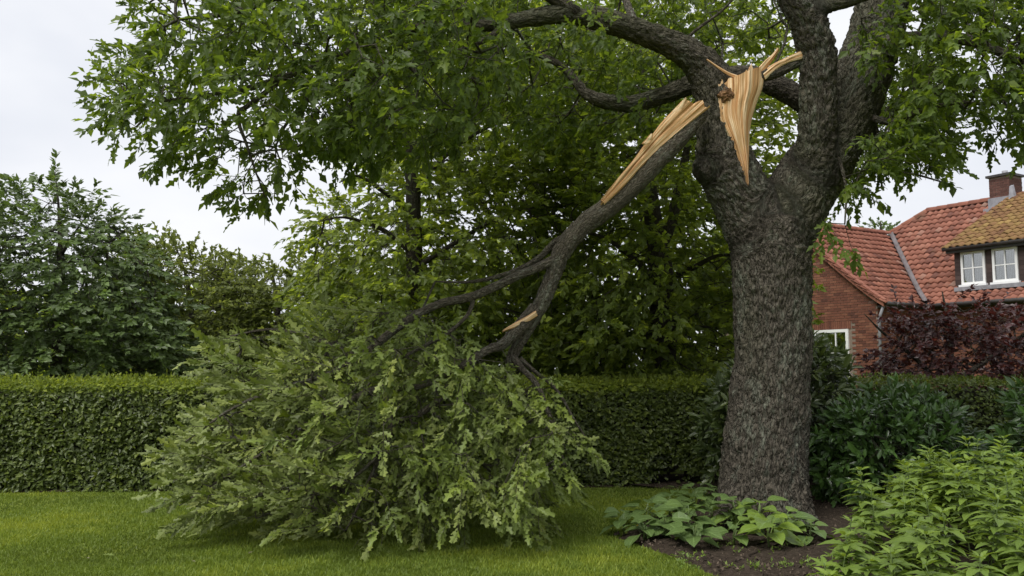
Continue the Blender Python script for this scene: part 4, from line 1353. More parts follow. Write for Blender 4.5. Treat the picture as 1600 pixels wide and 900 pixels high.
def window(parent, p0, p1, z0, z1, q, cols=2, rows=2, deep=.07, fw=.075, curtain=True, open_=0.0):
    """casement: frame, bars, panes; outer face at q - .02"""
    fr = []
    def add(b): fr.append(hbox_(*b))
    add((p0, p0 + fw, q - .03, q + deep, z0, z1)); add((p1 - fw, p1, q - .03, q + deep, z0, z1))
    add((p0 + fw, p1 - fw, q - .028, q + deep, z1 - fw, z1)); add((p0 + fw, p1 - fw, q - .028, q + deep, z0, z0 + fw))
    V = np.vstack(fr); F = np.vstack([BOXF + 8 * i for i in range(len(fr))])
    w = part('window', V, F, M_white, parent)
    ip0, ip1, iz0, iz1 = p0 + fw, p1 - fw, z0 + fw, z1 - fw
    for c in range(1, cols):
        x = ip0 + (ip1 - ip0) * c / cols
        hpart('glazing_bar', (x - .017, x + .017, q - .018, q + .028, iz0, iz1), M_white, w)
    for r in range(1, rows):
        z = iz0 + (iz1 - iz0) * r / rows
        for c in range(cols):
            x0 = ip0 + (ip1 - ip0) * c / cols + (.017 if c else 0); x1 = ip0 + (ip1 - ip0) * (c + 1) / cols - (.017 if c < cols - 1 else 0)
            hpart('glazing_bar', (x0, x1, q - .016, q + .026, z - .015, z + .015), M_white, w)
    for c in range(cols):
        for r in range(rows):
            x0 = ip0 + (ip1 - ip0) * c / cols + .018 * (c > 0); x1 = ip0 + (ip1 - ip0) * (c + 1) / cols - .018 * (c < cols - 1)
            y0 = iz0 + (iz1 - iz0) * r / rows + .016 * (r > 0); y1 = iz0 + (iz1 - iz0) * (r + 1) / rows - .016 * (r < rows - 1)
            hpart('pane', (x0, x1, q + .004, q + .010, y0, y1), M_glass, w)
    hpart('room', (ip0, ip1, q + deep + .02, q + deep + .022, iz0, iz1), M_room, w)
    if curtain:
        for a, b in ((ip0, ip0 + (ip1 - ip0) * .38), (ip1 - (ip1 - ip0) * .38, ip1)):
            nfold = 14
            xs = np.linspace(a, b, nfold * 3)
            yy = q + deep - .03 + .012 * np.sin(np.linspace(0, nfold * 2.2, nfold * 3))
            Vc = [hp(x, y, iz0) for x, y in zip(xs, yy)] + [hp(x, y, iz1) for x, y in zip(xs, yy)]
            m_ = len(xs)
            part('curtain', np.array(Vc), np.array([(i, i + 1, m_ + i + 1, m_ + i) for i in range(m_ - 1)]), M_curtain, w)
    hpart('sill', (p0 - .05, p1 + .05, q - .09, q + .05, z0 - .06, z0 - .003), M_white, w)
    return w

# bricks of the gable wall (courses of stretchers), leaving the window opening and a soldier lintel
bricks, tints = [], []
def brick_run(p0, p1, z, q, axis='p', bh=.062, bl=.215, off=0.0, skip=None, proud=.012):
    x = p0 - off
    while x < p1:
        a, b = max(x, p0), min(x + bl, p1)
        if b - a > .04 and not (skip and skip(a, b, z)):
            d = proud + rng.normal(0, .0018)
            if axis == 'p':
                bricks.append(hbox_(a, b, q - d, q + .02, z, z + bh))
            else:
                bricks.append(hbox_(q - .02, q + d, a, b, z, z + bh))
            tints.append(np.clip(rng.normal(.42, .2), 0, 1))
        x += bl + .011
def skipw(a, b, z):
    return b > GWIN[0] - .002 and a < GWIN[1] + .002 and z + .062 > GWIN[2] and z < GWIN[3] + .235
row = 0
z = 1.0
while z < EZ + WA * PT:
    for_p0 = -2 * WA + .3
    # limits of this course under the verge
    lim = 0.0
    s = 0.0
    while rz(s) - .17 < z + .062 and s < WA:
        s += .02
    if s < WA - .1:
        brick_run(max(-2 * WA + s, -WA - 1.2), -max(s, .28), z, q_g, 'p', off=.11 * (row % 2), skip=skipw)
    if z < EZ:
        brick_run(q_g + .01, .3, z, -.28, 'q', off=.11 * (row % 2))
        brick_run(-.27, 4.5, z, .30, 'p', off=.11 * (row % 2))
    z += .0735
    row += 1
x = GWIN[0] - .05
while x < GWIN[1] + .06:
    bricks.append(hbox_(x, x + .062, q_g - .016, q_g + .02, GWIN[3] + .01, GWIN[3] + .225)); tints.append(np.clip(rng.normal(.5, .15), 0, 1))
    x += .0735
def join_boxes(bs, tints):
    V = np.vstack(bs); F = np.vstack([BOXF + 8 * i for i in range(len(bs))])
    lf = np.zeros((len(V), 3)); lf[:, 0] = np.repeat(tints, 8)
    return V, F, lf
V, F, lf = join_boxes(bricks, tints)
o = part('brickwork', V, F, M_brick, house, {'lf': lf}, kind='stuff')
window(house, *GWIN[:2], *GWIN[2:], q_g - .015, cols=4, rows=2, fw=.085)

# roof boards under the tiles
def roof_sheet(name, fn, p, q):
    pass
ss = np.linspace(0, WA, 13)
Vw = np.array([hp(-s, -WC - .02, rz(s) - .05) for s in ss] + [hp(-s, min(s, WA) + .3, rz(s) - .05) for s in ss])
n = len(ss)
wroof = part('wing_roof', np.vstack([Vw, hps([(-WA, -WC - .02, rz(WA) - .05), (-WA, WA + .5, rz(WA) - .05), (-2 * WA, WA + .5, rz(0)), (-2 * WA, -WC - .02, rz(0))])]),
             np.array([(i, i + 1, n + i + 1, n + i) for i in range(n - 1)] + [(2 * n, 2 * n + 1, 2 * n + 2, 2 * n + 3)]), M_gutter, house)
sm = np.linspace(0, WB, 16)
def left_lim(q):
    return -q if q < WA else -(2 * WA - q)
Vm = np.array([hp(left_lim(q), q, rz(q) - .05) for q in sm] + [hp(7.5, q, rz(q) - .05) for q in sm])
n = len(sm)
back = hps([(left_lim(WB), WB, rz(WB) - .05), (7.5, WB, rz(WB) - .05), (7.5, 2 * WB, EZ), (-WB - .5, 2 * WB, EZ), (-WA, WA, rz(WA) - .05)])
mroof = part('main_roof', np.vstack([Vm, back]), [np.array([(i, n + i, n + i + 1, i + 1) for i in range(n - 1)] + [(2 * n, 2 * n + 1, 2 * n + 2, 2 * n + 3)]), np.array([(2 * n, 2 * n + 3, 2 * n + 4)])], M_gutter, house)

# dormer
def on_main(px, py):
    """where the photo ray meets the main slope"""
    o = np.array([0, 0, EYE]); d = at(px, py, 1.0) - o
    f = lambda k: (lambda w: w[2] - rz(w @ HW))(o + d * k - HO)
    lo, hi = 15.0, 35.0
    for _ in range(60):
        m_ = (lo + hi) / 2
        if f(m_) < 0: lo = m_      # ray point under the roof surface is beyond it
        else: hi = m_
    return o + d * lo - HO
# bisection direction depends on side: sample instead
def on_main(px, py):
    o = np.array([0, 0, EYE]); d = at(px, py, 1.0) - o
    for k in np.linspace(16, 34, 3000):
        w = o + d * k - HO
        if w[2] < rz(w @ HW) and w @ HW > 0:
            return w
    return w
wd = on_main(1494, 449)
QD = float(wd @ HW)
PD = float(wd @ HU)
_, ZD1 = on_wall(1492, 391, QD)
dormer_base = rz(QD)
DP1 = 6.2
dq_top = WB - .15
slope_d = (rz(dq_top) + .12 - (ZD1 + .06)) / (dq_top - (QD - .22))
dorm = hpart('dormer', (PD, DP1, QD, QD + 1.2, dormer_base - .3, ZD1), M_cladding, house, {'lf': np.full((8, 3), .4)})
# boards of cladding on the dormer face
dw = []
for x0, x1, y0, y1 in ((1503, 1541, 393, 444), (1552, 1592, 387, 440)):
    a, _ = on_wall(x0, (y0 + y1) / 2, QD); b, _ = on_wall(x1, (y0 + y1) / 2, QD)
    _, zt_ = on_wall((x0 + x1) / 2, y0, QD); _, zb_ = on_wall((x0 + x1) / 2, y1, QD)
    dw.append((a, b, zb_, zt_))
dw.append((dw[1][1] + .28, dw[1][1] + .95, dw[1][2], dw[1][3]))
z = dormer_base - .05
while z < ZD1 - .02:
    edges = [(PD, dw[0][0]), (dw[0][1], dw[1][0]), (dw[1][1], dw[2][0]), (dw[2][1], DP1)]
    for a, b in edges:
        if b - a > .03:
            me_lf = np.zeros((8, 3)); me_lf[:, 0] = rng.uniform(.2, .9)
            hpart('board', (a, b - .004, QD - .022, QD - .002, z, min(z + .118, ZD1)), M_cladding, dorm, {'lf': me_lf})
    z += .124
for a, b, c_, d_ in dw:
    window(house, a + .004, b - .004, c_ , d_, QD - .034, cols=2, rows=2, fw=.062)
# fascia / gutter of the dormer, lead apron below its windows
def pipe(name, pts, r, mat, parent, sides=8):
    P = np.array(pts, float)
    V, F, T, B = tube(P, np.full(len(P), r), sides)
    return part(name, V, [F, T], mat, parent, {'bark': B}, True)
pipe('gutter', [hp(PD - .2, QD - .24, ZD1 + .02), hp(DP1, QD - .24, ZD1 + .02)], .055, M_gutter, dorm)
hpart('fascia', (PD - .14, DP1, QD - .2, QD - .035, ZD1 - .10, ZD1 + .03), M_gutter, dorm)
hpart('apron', (dw[0][0] - .1, DP1, QD - .26, QD - .04, dormer_base - .14, dormer_base - .03), M_lead, dorm)
dtop = [(PD - .2, QD - .2), (DP1, QD - .2), (DP1, dq_top), (PD - .2, dq_top)]
def dz(q):
    return ZD1 + .06 + slope_d * (q - (QD - .22))
Vd = hps([(p, q, dz(q) - .03) for p, q in dtop] + [(p, q, dz(q) - .09) for p, q in dtop])
droof = part('dormer_roof', Vd, BOXF[:, ::-1], M_gutter, house)
# cheek of the dormer
part('cheek', hps([(PD + .02, QD, dormer_base - .3), (PD + .02, dq_top, rz(dq_top) - .3), (PD + .02, dq_top, dz(dq_top) - .1), (PD + .02, QD, dz(QD) - .1)]), np.array([(0, 1, 2, 3)]), M_cladding, dorm, {'lf': np.full((4, 3), .4)})

# pantiles
def tile_mesh(w=.235, l=.36, th=.03):
    n = 7
    xs = np.linspace(-w / 2, w / 2, n)
    prof = .034 * np.sin(np.linspace(-.6, 2 * math.pi - .9, n))
    prof[0] = -.012; prof[-1] = .002
    V = []
    for y, lift in ((0, .05), (l, .0)):
        V += [(x, y, z + lift) for x, z in zip(xs, prof)]
    V += [(x, 0, z + .05 - th) for x, z in zip(xs, prof)]
    F = [(i, i + 1, n + i + 1, n + i) for i in range(n - 1)] + [(2 * n + i, 2 * n + i + 1, i + 1, i) for i in range(n - 1)]
    return np.array(V), np.array(F)
TV, TF = tile_mesh()
tiles = []     # (matrix, roof, material, tint)
EX, TW = .285, .205
def add_slope(fn_pt, fn_ok, x0, x1, run, roof, mat):
    """fn_pt(x, s) -> world point; rows climb s"""
    s = -.06
    row = 0
    while s < run:
        p0, p1 = fn_pt(0, s), fn_pt(0, s + .1)
        yv = nrm(p1 - p0)
        xv = nrm(fn_pt(1, s) - p0)
        zv = np.cross(xv, yv)
        if zv[2] < 0:
            xv = -xv; zv = -zv
        xs = np.arange(x0, x1, TW)
        for x in xs:
            if fn_ok(x, s):
                M = np.eye(4)
                j = rng.normal(0, .006, 2)
                M[:3, 0], M[:3, 1], M[:3, 2] = xv + zv * j[0], yv + xv * j[1] , zv
                M[:3, 3] = fn_pt(x, s) + rng.normal(0, .004, 3)
                tiles.append((M, roof, mat, float(np.clip(rng.normal(.45, .2), 0, 1))))
        s += EX * yv[2] / (PT if abs(PT) > 1e-6 else 1) if roof is not droof else EX * math.cos(math.atan(slope_d))
        row += 1
add_slope(lambda x, s: hp(-s, x, rz(s) - .035), lambda x, s: x < s - .02, -WC + .02, WA, WA - .05, wroof, M_tile)
def ok_main(x, s):
    if x < left_lim(s) + .06:
        return False
    return not (x > PD + .12 and s > QD - .1 and rz(s) + .02 < max(dz(s), dormer_base) and s < dq_top + .1)
add_slope(lambda x, s: hp(x, s, rz(s) - .035), ok_main, -WA, 7.3, WB - .05, mroof, M_tile)
def d_pt(x, s):
    return hp(x, QD - .22 + s, dz(QD - .22 + s) + .0)
add_slope(d_pt, lambda x, s: True, PD - .1, DP1, dq_top - QD + .15, droof, M_mosstile)
P_t = np.array([t_[0][:3, 3] for t_ in tiles])
px_, py_, d_ = project(P_t)
vis = (px_ > 1268) & (px_ < 1600) & (py_ > 300) & (py_ < 480)
score = np.where(vis, 1 / d_, 0)
chosen = set(np.argsort(-score)[:300].tolist())
tmesh = {}
for mat in (M_tile, M_mosstile):
    for k in range(9):
        me = mk_mesh('tile', TV, TF, {'lf': np.column_stack([np.full(len(TV), k / 8), np.zeros(len(TV)), np.zeros(len(TV))])}, True)
        me.materials.append(mat)
        tmesh[(mat.name, k)] = me
rest = {}
for i, (M, roof, mat, tt) in enumerate(tiles):
    if i in chosen:
        place('tile', tmesh[(mat.name, int(round(tt * 8)))], M, roof)
    else:
        rest.setdefault((roof.name, mat.name), []).append((M, tt, roof, mat))
for (rn, mn), L_ in rest.items():
    V = np.vstack([TV @ M[:3, :3].T + M[:3, 3] for M, tt, _, _ in L_])
    F = np.vstack([TF + len(TV) * i for i in range(len(L_))])
    lf = np.zeros((len(V), 3)); lf[:, 0] = np.repeat([tt for _, tt, _, _ in L_], len(TV))
    part('tiling', V, F, L_[0][3], L_[0][2], {'lf': lf}, True, kind='stuff')
# ridge, hip and verge pieces
def ridge_run(a, b, parent, r=.105, mat=M_tile, name='ridge_tile'):
    a, b = np.array(a, float), np.array(b, float)
    n = max(1, int(np.linalg.norm(b - a) / .36))
    d = nrm(b - a); x = nrm(np.cross(d, HZ)); z = np.cross(x, d)
    an = np.linspace(-.25, math.pi + .25, 9)
    for i in range(n):
        p, q = a + (b - a) * i / n, a + (b - a) * (i + 1.12) / n
        V = []
        for c_, k in ((p, 1.12), (q, 1.0)):
            V += [c_ + x * math.cos(t) * r * k + z * (math.sin(t) * r * k - .02) for t in an]
        m_ = len(an)
        V += [v - z * .02 for v in V[:m_]]
        F = [(j, j + 1, m_ + j + 1, m_ + j) for j in range(m_ - 1)] + [(2 * m_ + j, 2 * m_ + j + 1, j + 1, j) for j in range(m_ - 1)]
        lf = np.zeros((len(V), 3)); lf[:, 0] = rng.uniform(.15, .6)
        part(name, np.array(V), np.array(F), mat, parent, {'lf': lf}, True)
ridge_run(hp(-WA, -WC - .04, rz(WA) + .0), hp(-WA, WA - .05, rz(WA) + .0), wroof)
ridge_run(hp(-WA, WA, rz(WA)), hp(-(2 * WA - WB), WB, rz(WB)), mroof)
ridge_run(hp(-(2 * WA - WB), WB, rz(WB) + .01), hp(7.4, WB, rz(WB) + .01), mroof)
nv_ = 15
for i in range(nv_):
    s0, s1 = WA * i / nv_, WA * (i + 1) / nv_
    a, b = rz(s0), rz(s1 - .01)
    V = hps([(-s0, -WC - .06, a - .15), (-s1 + .012, -WC - .06, b - .15), (-s1 + .012, -WC + .1, b - .15), (-s0, -WC + .1, a - .15),
             (-s0, -WC - .06, a + .055), (-s1 + .012, -WC - .06, b + .055), (-s1 + .012, -WC + .1, b + .055), (-s0, -WC + .1, a + .055)])
    lf = np.zeros((8, 3)); lf[:, 0] = rng.uniform(.2, .7)
    part('verge_tile', V, BOXF, M_tile, wroof, {'lf': lf})
# valley
vs = np.linspace(0, WA, 10)
V = []
for s in vs:
    c_ = hp(-s, s, rz(s) + .045)
    V += [c_ + (HU * .5 - HW * 0) * .20 + HZ * .035 * 0, c_ - HZ * .01, c_ + HW * .10]
V = []
for s in vs:
    V += [hp(-s + .0, s - .10, rz(s) + .085), hp(-s, s, rz(s) + .07), hp(-s + .10, s, rz(s) + .085)]
F = []
for i in range(len(vs) - 1):
    for j in range(2):
        F.append((3 * i + j, 3 * i + j + 1, 3 * i + j + 4, 3 * i + j + 3))
M_valley = plain_mat('valley_lead', [(0.3, (0.09, 0.075, 0.075)), (0.7, (0.17, 0.15, 0.155))], scale=6, rough=0.6)
part('valley', np.array(V), np.array(F), M_valley, mroof)
# gutters and downpipe
pipe('gutter', [hp(.06, -WC - .03, rz(0) - .07), hp(.06, -.05, rz(0) - .07)], .06, M_gutter, house)
pipe('gutter', [hp(-.02, -.07, rz(0) - .08), hp(7.4, -.07, rz(0) - .08)], .06, M_gutter, house)
pipe('downpipe', [hp(-.05, -WC + .02, rz(0) - .12), hp(-.2, -WC + .02, rz(0) - .45), hp(-.2, -WC - .0, .0)], .04, M_lead, house)
hpart('soffit', (-.27, .02, -WC + .05, .0, rz(0) - .16, rz(0) - .11), M_gutter, house)
hpart('soffit', (.03, 7.4, .0, .29, rz(0) - .16, rz(0) - .11), M_gutter, house)
# chimney
pc0, _ = on_wall(1546, 300, WB - .35)
pc1 = pc0 + .62
chim = hpart('chimney', (pc0, pc1, WB - .35, WB + .35, rz(WB) - .5, rz(WB) + .62), M_mortar, house)
bricks, tints = [], []
z = rz(WB) - .1; row = 0
while z < rz(WB) + .56:
    brick_run(pc0, pc1, z, WB - .35, 'p', off=.11 * (row % 2), proud=.01)
    brick_run(WB - .34, WB + .35, z, pc1, 'q', off=.11 * (row % 2), proud=.01)
    z += .0735; row += 1
V, F, lf = join_boxes(bricks, [t_ * .6 for t_ in tints])
M_brick2 = tinted_mat('chimney_brick', [(0.0, (0.07, 0.035, 0.03)), (0.5, (0.13, 0.062, 0.05)), (1.0, (0.20, 0.10, 0.08))], rough=0.9, bump=0.5, nscale=18)
part('brickwork', V, F, M_brick2, chim, {'lf': lf}, kind='stuff')
hpart('cap', (pc0 - .07, pc1 + .07, WB - .42, WB + .42, rz(WB) + .621, rz(WB) + .69), M_gutter, chim)
pipe('pot', [hp((pc0 + pc1) / 2, WB, rz(WB) + .68), hp((pc0 + pc1) / 2, WB, rz(WB) + .84)], .085, M_lead, chim, 12)
hpart('flashing', (pc0 - .04, pc1 + .04, WB - .39, WB + .39, rz(WB) - .5, rz(WB) - .02), M_lead, chim)
hpart('flashing', (pc0 - .14, pc0 + .12, WB - .50, WB - .392, rz(WB - .45) - .1, rz(WB - .45) + .05), M_lead, chim)
part('flashing', hps([(pc1 + .02, WB - .52, rz(WB) - .35), (pc1 + .02, WB - .30, rz(WB) - .35), (pc1 + .02, WB - .30, rz(WB) + .30), (pc1 + .02, WB - .40, rz(WB) + .25),
                      (pc1 + .22, WB - .52, rz(WB) - .35), (pc1 + .22, WB - .30, rz(WB) - .35), (pc1 + .10, WB - .30, rz(WB) + .30), (pc1 + .10, WB - .40, rz(WB) + .25)]),
     np.array([(0, 1, 2, 3), (4, 7, 6, 5), (0, 3, 7, 4), (1, 5, 6, 2), (3, 2, 6, 7), (0, 4, 5, 1)]), M_lead, chim)

# ------------------------------------------------------------------ shrubs beside the oak
t, Lf = low_bush('laurel_bush', 'rounded glossy dark green laurel bush standing beside the oak trunk', [(1288, 705), (1302, 668), (1340, 642), (1395, 628), (1448, 636), (1488, 660), (1508, 700), (1512, 760), (1490, 790), (1400, 795), (1305, 785), (1288, 750)], 10.9, .8, 820, 81, M_laurel, .112, 11, LAUREL, up=.45)
foliage('foliage', LAUREL, Lf, M_laurel, t, singles=300)
t, Lf = low_bush('laurel_bush', 'glossy dark laurel bush rising behind the light green perennials', [(1572, 700), (1585, 650), (1615, 615), (1680, 595), (1740, 640), (1740, 800), (1540, 800)], 10.1, .8, 560, 82, M_laurel, .112, 11, LAUREL, up=.45)
foliage('foliage', LAUREL, Lf, M_laurel, t, singles=200)
t, Lf = low_bush('evergreen_shrub', 'tall evergreen shrub showing either side of the oak trunk', [(1110, 690), (1115, 650), (1135, 605), (1160, 580), (1200, 545), (1260, 540), (1285, 548), (1305, 565), (1308, 600), (1285, 700), (1130, 735), (1115, 715)], 11.6, .75, 640, 83, M_rhodo, .115, 11, LAUREL, up=.2)
foliage('foliage', LAUREL, Lf, M_rhodo, t, singles=200)
far_tree('young_tree', 'fresh light green young tree between the oak trunk and the house', (1262, 700, 13.6),
    [[(1262, 720, 13.6, .05), (1262, 600, 13.6, .045), (1264, 500, 13.6, .03), (1270, 400, 13.6, .008)]],
    [([(1225, 425), (1264, 422), (1270, 445), (1262, 490), (1268, 510), (1225, 540)], 13.6, .4, 1.0, 50)], 170, 12, .085, M_shoot, 84, flat=.4, L=(.15, .35), rt=.003, tm=OVATE)
far_tree('copper_beech', 'dark purple copper beech with open tiers in front of the house', (1480, 760, 14.6),
    [[(1490, 780, 14.6, .09), (1488, 650, 14.6, .08), (1485, 560, 14.6, .06), (1480, 500, 14.6, .035), (1472, 455, 14.6, .008)],
     [(1488, 620, 14.6, .05), (1430, 560, 14.4, .035), (1380, 520, 14.3, .02), (1350, 490, 14.2, .006)],
     [(1488, 600, 14.6, .05), (1560, 550, 14.4, .035), (1620, 510, 14.3, .02), (1680, 480, 14.2, .008)]],
    [([(1365, 590), (1385, 565), (1375, 540), (1395, 550), (1410, 510), (1395, 500), (1430, 495), (1465, 488), (1490, 466), (1520, 475), (1560, 490), (1600, 492), (1720, 470), (1740, 560), (1720, 650), (1340, 650)], 14.3, 1.0, 1.0, 70)],
    1000, 16, .09, M_copper, 85, flat=.75, L=(.25, .6), blobs=(1.3, -.12), updev=.7, droop=.1)
far_tree('far_conifer', 'dark conifer top peeping over the wing roof of the house', (1376, 700, 38),
    [[(1376, 720, 38, .25), (1376, 500, 38, .2), (1376, 390, 38, .1), (1376, 346, 38, .02)]],
    [([(1376, 344), (1390, 358), (1400, 372), (1420, 420), (1330, 420), (1352, 372), (1362, 358)], 38, .5, 1.0, 20)], 160, 14, .16, M_dark, 86, L=(.3, .6), flat=.5)
far_tree('distant_tree', 'distant green tree hidden mostly by the house roof and oak leaves', (1700, 700, 40),
    [[(1740, 720, 40, .3), (1740, 500, 40, .2), (1740, 380, 40, .05)]],
    [([(1640, 420), (1700, 350), (1780, 360), (1860, 440), (1860, 640), (1640, 640)], 40, 2, 1.0, 50)], 300, 12, .25, M_far, 87, L=(.6, 1.1))

# ------------------------------------------------------------------ light green perennials
rng = np.random.default_rng(91)
per = thing('perennial_clump', 'bright light green leafy perennials crowding the bed corner', 'perennial', (3.2, 7.0, 0))
stems = []
tries = 0
while len(stems) < 108 and tries < 9000:
    tries += 1
    x, y = rng.uniform(1.9, 5.4), rng.uniform(5.3, 8.7)
    px, py, _ = project(np.array([[x, y, .3]]))
    lim = 1290 + max(0, (y - 6.6)) * 26
    if px[0] < lim:
        continue
    if any((x - a) ** 2 + (y - b) ** 2 < .15 ** 2 for a, b, _ in stems):
        continue
    hgt = .31 + .39 * min(1, max(0, (px[0] - 1290) / 260)) + .10 * (y - 6.0) + rng.normal(0, .06)
    stems.append((x, y, min(max(.25, hgt), 1.02)))
Ls, owners = [], []
for x, y, hgt in stems:
    ln = rng.normal(0, .10, 2)
    P = catmull(np.array([(x, y, 0), (x + ln[0] * .4 * hgt, y + ln[1] * .4 * hgt, hgt * .5), (x + ln[0] * hgt, y + ln[1] * hgt, hgt)]), 4)
    V, F, T, B = tube(P, np.linspace(.007, .0035, len(P)), 6)
    sh = part('shoot', V, [F, T], M_stem, per, {'bark': B}, True)
    nodes = max(4, int(hgt / .075))
    tone = rng.uniform(.2, .8)
    for k in range(nodes):
        f = .30 + .70 * (k + .5) / nodes
        i = f * (len(P) - 1); i0 = int(min(i, len(P) - 2)); p = P[i0] + (P[i0 + 1] - P[i0]) * (i - i0)
        top = f > .86
        cnt = 4 if not top else 5
        a0 = rng.uniform(0, 6.28)
        L_ = (.155 if not top else .085) * (1.0 if f > .35 else .8)
        for m_ in range(cnt):
            a = a0 + m_ * 6.283 / cnt + rng.normal(0, .2)
            el = .25 if not top else rng.uniform(.5, 1.1)
            fw = np.array([math.cos(a), math.sin(a), el - .15 * rng.uniform(0, 1)])
            # leaflets: one long, sometimes two beside it
            for da, sc in (((0, 1.0), (.75, .68), (-.75, .68)) if (not top and rng.uniform() < .55) else ((0, 1.0),)):
                ca, sa = math.cos(da), math.sin(da)
                fw2 = np.array([fw[0] * ca - fw[1] * sa, fw[0] * sa + fw[1] * ca, fw[2]])
                Ls.append((p + nrm(fw) * .02, fw2, np.array([0, 0, 1.]) + rng.normal(0, .22, 3), L_ * sc * math.exp(rng.normal(0, .15)), np.clip(.5 * tone + .5 * rng.uniform() + (.18 if top else 0), 0, 1)))
                owners.append(sh)
Lf = (np.array([l[0] for l in Ls]), np.array([l[1] for l in Ls]), np.array([l[2] for l in Ls]), np.array([l[3] for l in Ls]), np.array([l[4] for l in Ls]))
foliage('foliage', LANCE, Lf, M_peren, per, singles=300, owners=owners)

# ------------------------------------------------------------------ broad-leaved plants at the foot of the oak
rng = np.random.default_rng(95)
PL = [(975, 836, .24, .20, .35), (1010, 822, .26, .23, .3), (1045, 812, .28, .24, .3), (1085, 800, .28, .24, .35), (1115, 792, .26, .22, .3), (1040, 846, .26, .24, .4), (1075, 838, .32, .26, .45),
      (1112, 832, .36, .27, .5), (1085, 862, .28, .22, .4), (1150, 836, .38, .26, .6), (1188, 838, .36, .26, .75), (1148, 858, .28, .20, .55), (1203, 862, .34, .24, .95), (1228, 848, .30, .22, .7), (1005, 848, .22, .2, .35), (1180, 815, .30, .22, .5), (1246, 838, .22, .18, .5), (1060, 790, .24, .2, .3), (1266, 852, .24, .19, .5)]
bm = []
for k in range(9):
    me = mk_mesh('leaf', BROAD['V'], BROAD['T'], {'lf': np.column_stack([np.full(len(BROAD['V']), k / 8), BROAD['ac'], BROAD['al']])})
    me.materials.append(M_broad)
    bm.append(me)
for i, (px, py, hgt, size, tone) in enumerate(PL):
    gx, gy = g2(px, py)
    lab = {0: 'low broad-leaved plant at the outermost lawn tip of the clump', 1: 'broad-leaved plant just behind the yellow fallen leaf', 4: 'broad-leaved plant tucked against the shaded side of the oak base',
           8: 'broad-leaved plant whose leaves hang over the bare soil edge', 9: 'tall broad-leaved plant with spreading leaves in the clump middle before the trunk', 11: 'small broad-leaved plant with bare stalks over the soil',
           14: 'low broad-leaved plant on the lawn edge of the clump', 15: 'broad-leaved plant pressed up to the bark of the oak base', 16: 'small broad-leaved plant beside the perennials and the oak base',
           18: 'small broad-leaved plant half under the perennials by the soil', 17: 'broad-leaved plant at the back of the clump by open lawn'}.get(i, 'dark green broad-leaved plant inside the clump at the oak trunk foot')
    if tone > .9:
        lab = 'yellow-green broad-leaved plant at the clump edge by bare soil'
    elif i == 10:
        lab = 'lighter green broad-leaved plant behind the yellow-green one'
    elif i == 13:
        lab = 'lighter green broad-leaved plant between the yellow-green one and the perennials'
    t = thing('broadleaf_plant', lab, 'plant', (gx, gy, .03), 'broad-leaved plants at the foot of the oak')
    nl = 11 if size > .21 else 9
    a0 = rng.uniform(0, 6.28)
    P = np.array([(gx, gy, .0), (gx + rng.normal(0, .01), gy - .01, hgt * .45), (gx + rng.normal(0, .015), gy - .02, hgt * .85)])
    V, F, T, B = tube(P, [.011, .009, .006], 7)
    part('stem', V, [F, T], M_stem, t, {'bark': B}, True)
    for k in range(nl):
        a = a0 + k * 2.4
        ring = k / nl
        zz = hgt * (.45 + .5 * ring)
        el = .05 + .5 * ring
        fw = nrm(np.array([math.cos(a), math.sin(a), el - .2]))
        s_ = size * (.95 - .3 * ring) * math.exp(rng.normal(0, .12)) * 1.0
        pos = np.array([gx, gy, zz]) + fw * s_ * .42
        X, Y_, Z_ = basis(fw[None], (np.array([0, 0, 1.]) + rng.normal(0, .2, 3) + [0, -.15, 0])[None])
        M = np.eye(4); M[:3, 0], M[:3, 1], M[:3, 2], M[:3, 3] = X[0] * s_, Y_[0] * s_, Z_[0] * s_, pos
        place('leaf', bm[int(np.clip(round((tone + rng.normal(0, .1)) * 8), 0, 8))], M, t)
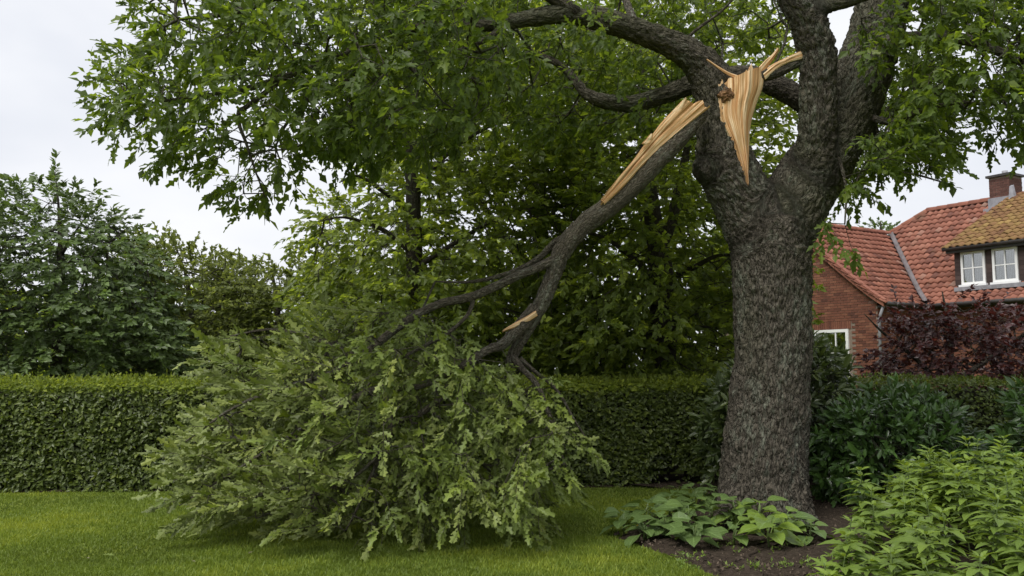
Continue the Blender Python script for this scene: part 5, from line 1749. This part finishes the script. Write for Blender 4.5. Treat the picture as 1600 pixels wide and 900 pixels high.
# weedy sprigs at the lawn edge of the bed
wd_ = thing('ground_weeds', 'thin green weeds sprouting along the soil edge below the broad leaves', 'weeds', (2.2, 6.9, 0))
wd_['kind'] = 'stuff'
n = 110
Pw = []
while len(Pw) < n:
    px, py = rng.uniform(1060, 1290), rng.uniform(855, 899)
    x, y = g2(px, py)
    if noise.noise(Vector((x * 3, y * 3, 0))) > .02 or py > 890:
        Pw.append((x, y, .03))
Lw, ends = sprays(np.array(Pw), rng.normal(0, .5, (n, 3)) + [0, 0, .8], rng.uniform(.02, .07, n), 5, .028, rng, flat=.2, droop=.05)
foliage('foliage', SMALL, Lw, M_peren, wd_)

# a few leaves blown on to the lawn
M_fallen = leaf_mat('fallen_leaf', (0.16, 0.15, 0.09), (0.20, 0.20, 0.14), (0.15, 0.14, 0.05), mix=0.15)
M_yellow = leaf_mat('yellow_leaf', (0.50, 0.36, 0.04), (0.5, 0.36, 0.06), (0.4, 0.3, 0.03), mix=0.2)
for i, (px, py, lab, mt, s_) in enumerate([(160, 873, 'grey-green oak leaf lying alone on the open lawn', M_bough, .10), (138, 879, 'small pale leaf lying beside the grey-green leaf on the lawn', M_fallen, .07), (395, 868, 'reddish brown leaf lying on the lawn below the fallen foliage', M_fallen, .06), (800, 853, 'light green oak leaf on the lawn under the bough tips', M_bough, .09), (305, 884, 'tiny pale leaf on the lawn before the bough', M_fallen, .06), (995, 818, 'yellow leaf lying on the broad-leaved plants', M_yellow, .07)]):
    x, y = g2(px, py)
    z = .035 if i < 5 else .27
    if i == 5:
        p = at(994, 819, 8.6); x, y, z = p
    tm = OAK
    lfk = np.stack([np.full(len(tm['V']), .6), tm['ac'], tm['al']], -1)
    me = mk_mesh('fallen_leaf', tm['V'], tm['T'], {'lf': lfk}); me.materials.append(mt)
    X, Y_, Z_ = basis(np.array([[math.cos(i * 2.2), math.sin(i * 2.2), .1]]), np.array([[.1, -.2, 1.]]))
    M = np.eye(4); M[:3, 0], M[:3, 1], M[:3, 2], M[:3, 3] = X[0] * s_, Y_[0] * s_, Z_[0] * s_, (x, y, z)
    o = place('fallen_leaf', me, M, None)
    o['label'] = lab; o['category'] = 'leaf'
